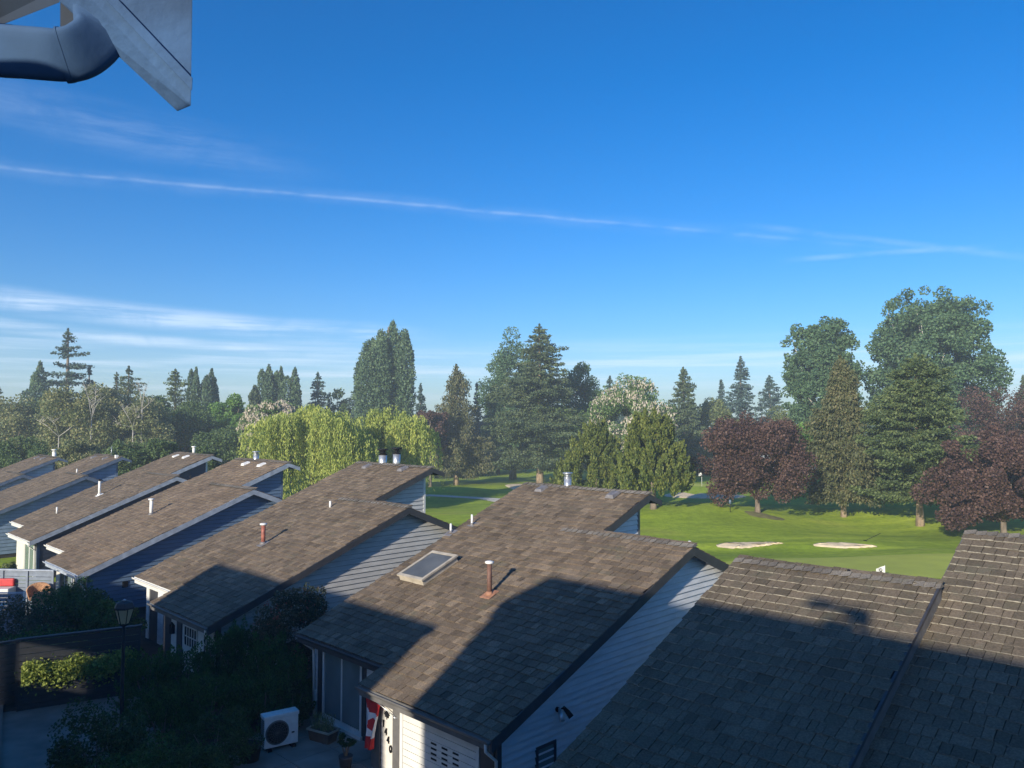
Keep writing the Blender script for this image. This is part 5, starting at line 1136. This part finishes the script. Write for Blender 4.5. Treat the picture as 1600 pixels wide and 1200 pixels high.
# ------------------------------------------------------------------ the shaded garden
HG = 'dark evergreen shrubs between the townhouses'
def G_(name, px, ytop, D, wpx, m, label, n=9000, kind='flame', ls=None, **k):
    x = (px-800)/FPX*D; h = CAM_Z-(ytop-662)*D/FPX; return shrub(name, x, D, 0, h, wpx*D/FPX, m, label, n, kind, ls or D*.0030, group=HG if m == 'shrub_dark' else None, **k)
G_('arborvitae', 388, 968, 26.5, 70, 'shrub_dark', 'tall pointed evergreen left of the rhododendron, below the grey wall', 11000, nf=110, fl=.8, fr=.12, power=.5)
G_('arborvitae', 352, 982, 26.0, 66, 'shrub_dark', 'pointed evergreen in front of the gridded garage door', 10000, nf=100, fl=.7, fr=.12, power=.5)
G_('arborvitae', 425, 985, 24.8, 78, 'shrub_dark', 'dark evergreen under the rhododendron', 11000, nf=110, fl=.8, fr=.12, power=.45)
G_('arborvitae', 455, 1010, 24.3, 70, 'shrub_dark', 'dark evergreen touching the eave of number 1440', 9000, nf=100, fl=.7, fr=.12, power=.45)
G_('evergreen_shrub', 300, 1005, 25.0, 90, 'shrub_dark', 'broad evergreen below the gridded garage window', 11000, nf=120, fl=.6, fr=.13, power=.4)
G_('evergreen_shrub', 240, 1010, 24.5, 80, 'shrub_dark', 'evergreen right of the lamp post', 10000, nf=110, fl=.6, fr=.13, power=.4)
G_('evergreen_shrub', 340, 1040, 23.0, 120, 'shrub_dark', 'wide evergreen in the middle of the dark hedge', 14000, nf=140, fl=.6, fr=.13, power=.4)
G_('evergreen_shrub', 265, 1065, 22.0, 110, 'shrub_dark', 'wide evergreen behind the front leafy shrub', 13000, nf=130, fl=.6, fr=.12, power=.4)
G_('evergreen_shrub', 420, 1045, 23.2, 90, 'shrub_dark', 'evergreen behind the heat pump', 11000, nf=110, fl=.6, fr=.12, power=.4)
G_('leafy_shrub', 462, 1062, 23.4, 66, 'shrub', 'loose leafy shrub between the heat pump and the sliding door', 5000, kind='broad', ls=.09, nc=30)
G_('leafy_shrub', 168, 1093, 19.2, 130, 'shrub', 'rounded leafy shrub beside the concrete path', 12000, kind='broad', ls=.075, nc=60, noise=.08, zb=.02)
G_('leafy_shrub', 345, 1112, 20.4, 120, 'shrub', 'low leafy shrub left of the heat pump', 10000, kind='broad', ls=.07, nc=50, zb=.02)
G_('leafy_shrub', 235, 1150, 18.3, 150, 'shrub_dark', 'low dark shrub along the bottom edge', 10000, kind='broad', ls=.07, nc=50, zb=.02)
G_('leafy_shrub', 300, 1165, 18.2, 140, 'shrub', 'low leafy ground shrub at the bottom edge', 9000, kind='broad', ls=.07, nc=50, zb=.02)
rt, rng = G_('rhododendron', 463, 912, 26.8, 112, 'rhodo', 'tall rhododendron with fading red flowers against the grey gable', 13000, kind='broad', ls=.10, nc=70, noise=.1, zb=.8)
n = 130; v = unit(rng, n); hh = CAM_Z-(912-662)*26.8/FPX; ww = 112*26.8/FPX; C = v*np.array([ww*.5, ww*.5, hh*.40])+[0, 0, hh*.56]; C = np.repeat(C, 7, 0)+rng.normal(size=(7*n, 3))*.04
leaves('bloom', C, unit(rng, 7*n), .06, .05, M['pink_bloom'], rt, rng, 'stuff')
# left side
G_('shrub', 120, 915, 33, 110, 'shrub_dark', 'dark rounded shrub in front of the blue townhouse front', 12000, kind='broad', ls=.10, nc=60, zb=.1)
G_('shrub', 185, 935, 31, 80, 'shrub_dark', 'dark shrub behind the lantern', 9000, kind='broad', ls=.10, nc=50, zb=.1)
G_('shrub', 30, 950, 30, 130, 'rhodo', 'olive brown shrub below the pale fence', 11000, kind='broad', ls=.10, nc=60, zb=.1)
G_('shrub', 75, 985, 27.5, 130, 'shrub_dark', 'dark shrub above the clipped dome', 10000, kind='broad', ls=.09, nc=60, zb=.1)
G_('shrub', 60, 1000, 26.4, 110, 'shrub', 'clipped low green dome behind the charcoal fence', 11000, kind='broad', ls=.07, nc=70, noise=.02, zb=.3)
G_('shrub', 8, 868, 41, 46, 'yellowish', 'sunlit shrub at the left edge below the navy townhouse', 4000, kind='broad', ls=.12, nc=24, zb=.1)
G_('climbing_plant', 86, 905, 34.6, 16, 'yellowish', 'thin plant climbing beside the pale downspout', 1500, kind='broad', ls=.08, nc=20, zb=.2)

# charcoal fence with a yellow-green hedge and a path in front
A0, A1 = Vector((-15.75, 25.2, 0)), Vector((-12.75, 26.9, 0))
d_ = (A1-A0); L_ = d_.length; ang = math.atan2(d_.y, d_.x)
root = empty('garden_fence', tuple(A0), 'charcoal board fence behind the yellow-green hedge', 'fence', ang)
for k in range(9):
    s = MB(); s.box((0, 0, .15+.21*k), (L_, .025, .34+.21*k)); s.build('fence_board', M['fence_dark'], root)
for X in (-.05, L_/2, L_+.02): s = MB(); s.box((X-.05, .026, 0), (X+.05, .12, 2.1)); s.build('post', M['fence_dark'], root)
s = MB(); s.box((-.1, -.05, 2.06), (L_+.1, .14, 2.12)); s.build('top_rail', M['fence_dark'], root)
root = empty('garden_fence', tuple(A0+Vector((-.12, 0, 0))), 'short charcoal fence return at the left edge', 'fence', R(-140))
for k in range(9): s = MB(); s.box((.0, 0, .12+.21*k), (3.2, .03, .31+.21*k)); s.build('fence_board', M['fence_dark'], root)
s = MB(); s.box((-.0, -.05, 2.03), (3.2, .09, 2.1)); s.build('top_rail', M['fence_dark'], root)
root = empty('planter_wall', tuple(A0+Vector((.25, -.45, 0))), 'dark boarded planter holding the yellow-green hedge', 'planter', ang)
for k in range(4): s = MB(); s.box((0, -.03, .0+.2*k), (L_-.1, 0, .19+.2*k)); s.build('planter_board', M['fence_dark'], root)
s = MB(); s.box((0, 0, .0), (L_-.1, .42, .76)); s.build('soil', M['soil'], root)
for X in (.0, L_*.33, L_*.55, L_*.8): s = MB(); s.box((X, -.06, 0), (X+.05, -.031, .79)); s.build('batten', M['fence_dark'], root)
rng = np.random.default_rng(8); hr = empty('hedge', tuple(A0+Vector((.3, -.32, .76))), 'yellow-green hedge growing along the planter, partly sunlit', 'hedge', ang)
n = 13000; C = np.stack([rng.uniform(0, L_-.2, n), .05+rng.normal(size=n)*.17, .24+rng.normal(size=n)*.17], 1); C[:, 2] += .08*np.sin(C[:, 0]*5)
leaves('foliage', C, unit(rng, n), .10, .065, M['lime'], hr, rng)
# path, kerb, lane
P = [(-15.9, 24.6), (-12.6, 26.5), (-9.8, 22.5), (-10.6, 18.0), (-12.4, 17.0)]
sheet('path', [Vector((*p, 0)) for p in P], .020, M['concrete'])
kd = (Vector((-15.9, 24.6, 0))-Vector((-9.5, 14.5, 0))).normalized(); k0 = Vector((-9.2, 14.0, 0)); s = MB(); s.bar(k0-Vector((kd.y, -kd.x, 0))*0+Vector((0, 0, .07)), k0+kd*16+Vector((0, 0, .07)), .16, .14); tag(s.build('kerb', M['concrete']), kind='structure')
off = Vector((-kd.y, kd.x, 0))
sheet('lane', [k0-kd*8, k0+kd*30, k0+kd*30+off*7, k0-kd*8+off*7], .018, M['asphalt'])

# lantern post
root = empty('street_lamp', (-10.85, 22.0, 0), 'black garden lantern on a post above the dark shrubs', 'lamp')
zt = CAM_Z-(932-662)*22/FPX
s = MB(); s.tube([(0, 0, 0), (0, 0, .3), (0, 0, .35), (0, 0, zt-.75)], [.09, .08, .05, .042], 12); s.build('post', M['black'], root)
s = MB(); s.tube([(0, 0, zt-.75), (0, 0, zt-.68)], [.07, .14], 8); s.build('lantern_base', M['black'], root)
for k in range(6):
    a0, a1 = k*math.pi/3+.3, (k+1)*math.pi/3+.3
    b = [(.13*math.cos(a), .13*math.sin(a), zt-.67) for a in (a0+.05, a1-.05)]; t = [(.24*math.cos(a), .24*math.sin(a), zt-.27) for a in (a1-.05, a0+.05)]
    s = MB(); o_ = [(x*.97, y*.97, z) for x, y, z in b+t]; s.hexa(b+t, o_); s.build('pane', glass_mat('amber_lantern_glass', (.42, .36, .22), .3) if 'amber_lantern_glass' not in bpy.data.materials else bpy.data.materials['amber_lantern_glass'], root)
    s = MB(); s.bar((.135*math.cos(a0), .135*math.sin(a0), zt-.67), (.25*math.cos(a0), .25*math.sin(a0), zt-.26), .02, .02); s.build('glazing_bar', M['black'], root)
s = MB(); s.tube([(0, 0, zt-.27), (0, 0, zt-.22), (0, 0, zt-.10), (0, 0, zt-.05)], [.27, .28, .22, .06], 6, smooth=False); s.build('lantern_roof', M['fence_dark'], root)
s = MB(); s.tube([(0, 0, zt-.06), (0, 0, zt-.03), (0, 0, zt)], [.02, .05, .01], 10); s.build('finial', M['metal'], root)

# slatted fence, wicker chairs and table at the far left
F0, F1 = at(-60, 940, 37.5), at(83, 905, 37.0); F0.z = F1.z = 0
d_ = F1-F0; L_ = d_.length; ang = math.atan2(d_.y, d_.x); zt = CAM_Z-(889-662)*37/FPX
root = empty('slat_fence', tuple(F0), 'slate blue slatted fence in front of the navy townhouse', 'fence', ang)
nb = int(zt/.17)
for k in range(nb):
    z0 = .08+.17*k; a = .15 if k < nb-2 else .165
    s = MB(); s.box((0, 0, z0), (L_, .03, z0+a)); s.build('slat', M['fence_slat'], root)
for X in (L_*.12, L_*.45, L_*.72, L_): s = MB(); s.box((X-.05, -.05, 0), (X+.05, -.003, zt)); s.build('post', M['fence_slat'], root)
s = MB(); s.box((-.05, -.07, zt-.02), (L_+.05, .08, zt+.04)); s.build('top_rail', M['trim_blue'], root)
F0b = at(-50, 975, 33.5); F0b.z = 0; F1b = at(36, 950, 33.5); F1b.z = 0; d_ = F1b-F0b
root = empty('slat_fence', tuple(F0b), 'nearer low slatted fence with a white end post at the left edge', 'fence', math.atan2(d_.y, d_.x)); L_ = d_.length; zt = CAM_Z-(922-662)*33.5/FPX
for k in range(int(zt/.17)): s = MB(); s.box((0, 0, .06+.17*k), (L_, .03, .215+.17*k)); s.build('slat', M['fence_slat'], root)
s = MB(); s.box((L_, -.04, 0), (L_+.07, .05, zt+.03)); s.build('end_post', M['white'], root); s = MB(); s.box((0, -.03, int(zt/.17)*.17+.07), (L_, .06, int(zt/.17)*.17+.11)); s.build('top_rail', M['trim_blue'], root)
def wicker(px, py, D, sc, label, m='wicker'):
    p = at(px, py, D); root = empty('wicker_chair', (p.x, p.y, 0), label, 'chair', R(30)); h = p.z; s = MB()
    n = 14; V = []
    for j in range(5):
        v = j/4
        for i in range(n+1):
            a = math.pi*(.0+1.0*i/n); r_ = sc*(.36+.08*v); V.append((r_*math.cos(a), r_*math.sin(a)*.8, h-.55*sc+.55*sc*v*(.55+.45*math.sin(a))))
    F = [(j*(n+1)+i, j*(n+1)+i+1, (j+1)*(n+1)+i+1, (j+1)*(n+1)+i) for j in range(4) for i in range(n)]; s.poly(V, F, 0, True)
    b = s.build('backrest', M[m], root); so = b.modifiers.new('t', 'SOLIDIFY'); so.thickness = .05
    s = MB(); s.tube([(0, .02, h-.62*sc), (0, .02, h-.52*sc), (0, .02, h-.5*sc)], [.34*sc, .36*sc, .3*sc], 16); s.build('seat', M[m], root)
    for i in range(4):
        a = i*math.pi/2+.78; s = MB(); s.tube([(.28*sc*math.cos(a), .24*sc*math.sin(a), h-.6*sc), (.3*sc*math.cos(a), .26*sc*math.sin(a), 0)], .025, 6); s.build('leg', M[m], root)
wicker(61, 912, 36.3, 1.15, 'orange brown wicker chair back catching the sun by the slatted fence')
wicker(66, 926, 35.4, .95, 'lower wicker chair in front of the sunlit one')
p = at(4, 908, 36.8); root = empty('garden_sofa', (p.x, p.y, 0), 'garden seat with a red cushion at the left edge', 'sofa', R(5))
s = MB(); s.box((-.6, -.35, .2), (.45, .35, p.z-.3)); s.build('seat', M['white'], root, bevel=.03); s = MB(); s.box((-.6, .15, p.z-.28), (.42, .33, p.z+.08)); s.build('cushion', M['red'], root, bevel=.06)
for X in (-.55, .4):
    for Yq in (-.3, .3): s = MB(); s.box((X-.03, Yq-.03, 0), (X+.03, Yq+.03, .2)); s.build('leg', M['white'], root)
p = at(66, 950, 33.2); root = empty('garden_table', (p.x, p.y, 0), 'small pale table top among the shrubs below the wicker chairs', 'table', R(20))
s = MB(); s.tube([(0, 0, p.z-.03), (0, 0, p.z)], [.36, .38], 18); s.build('table_top', M['white'], root); s = MB(); s.tube([(0, 0, 0), (0, 0, p.z-.03)], .04, 8); s.build('leg', M['white'], root)
p = at(2, 944, 33.0); root = empty('garden_table', (p.x, p.y, 0), 'pale round table cut by the left edge', 'table', 0)
s = MB(); s.tube([(0, 0, p.z-.03), (0, 0, p.z)], [.28, .3], 18); s.build('table_top', M['white'], root); s = MB(); s.tube([(0, 0, 0), (0, 0, p.z-.03)], .04, 8); s.build('leg', M['white'], root)

# ------------------------------------------------------------------ haze
HAZE = .0010
if HAZE:
    s = MB(); s.box((-650, -310, -75), (650, 670, 34)); hz = s.build('haze', []); tag(hz, kind='stuff')
    m = bpy.data.materials.new('haze'); m.use_nodes = True; n, l = m.node_tree.nodes, m.node_tree.links; n.remove(n['Principled BSDF'])
    pv = N(n, 'ShaderNodeVolumePrincipled'); pv.inputs['Color'].default_value = (.78, .89, 1, 1); pv.inputs['Density'].default_value = HAZE; pv.inputs['Anisotropy'].default_value = .1
    l.new(pv.outputs[0], n['Material Output'].inputs['Volume']); hz.data.materials.clear(); hz.data.materials.append(m)
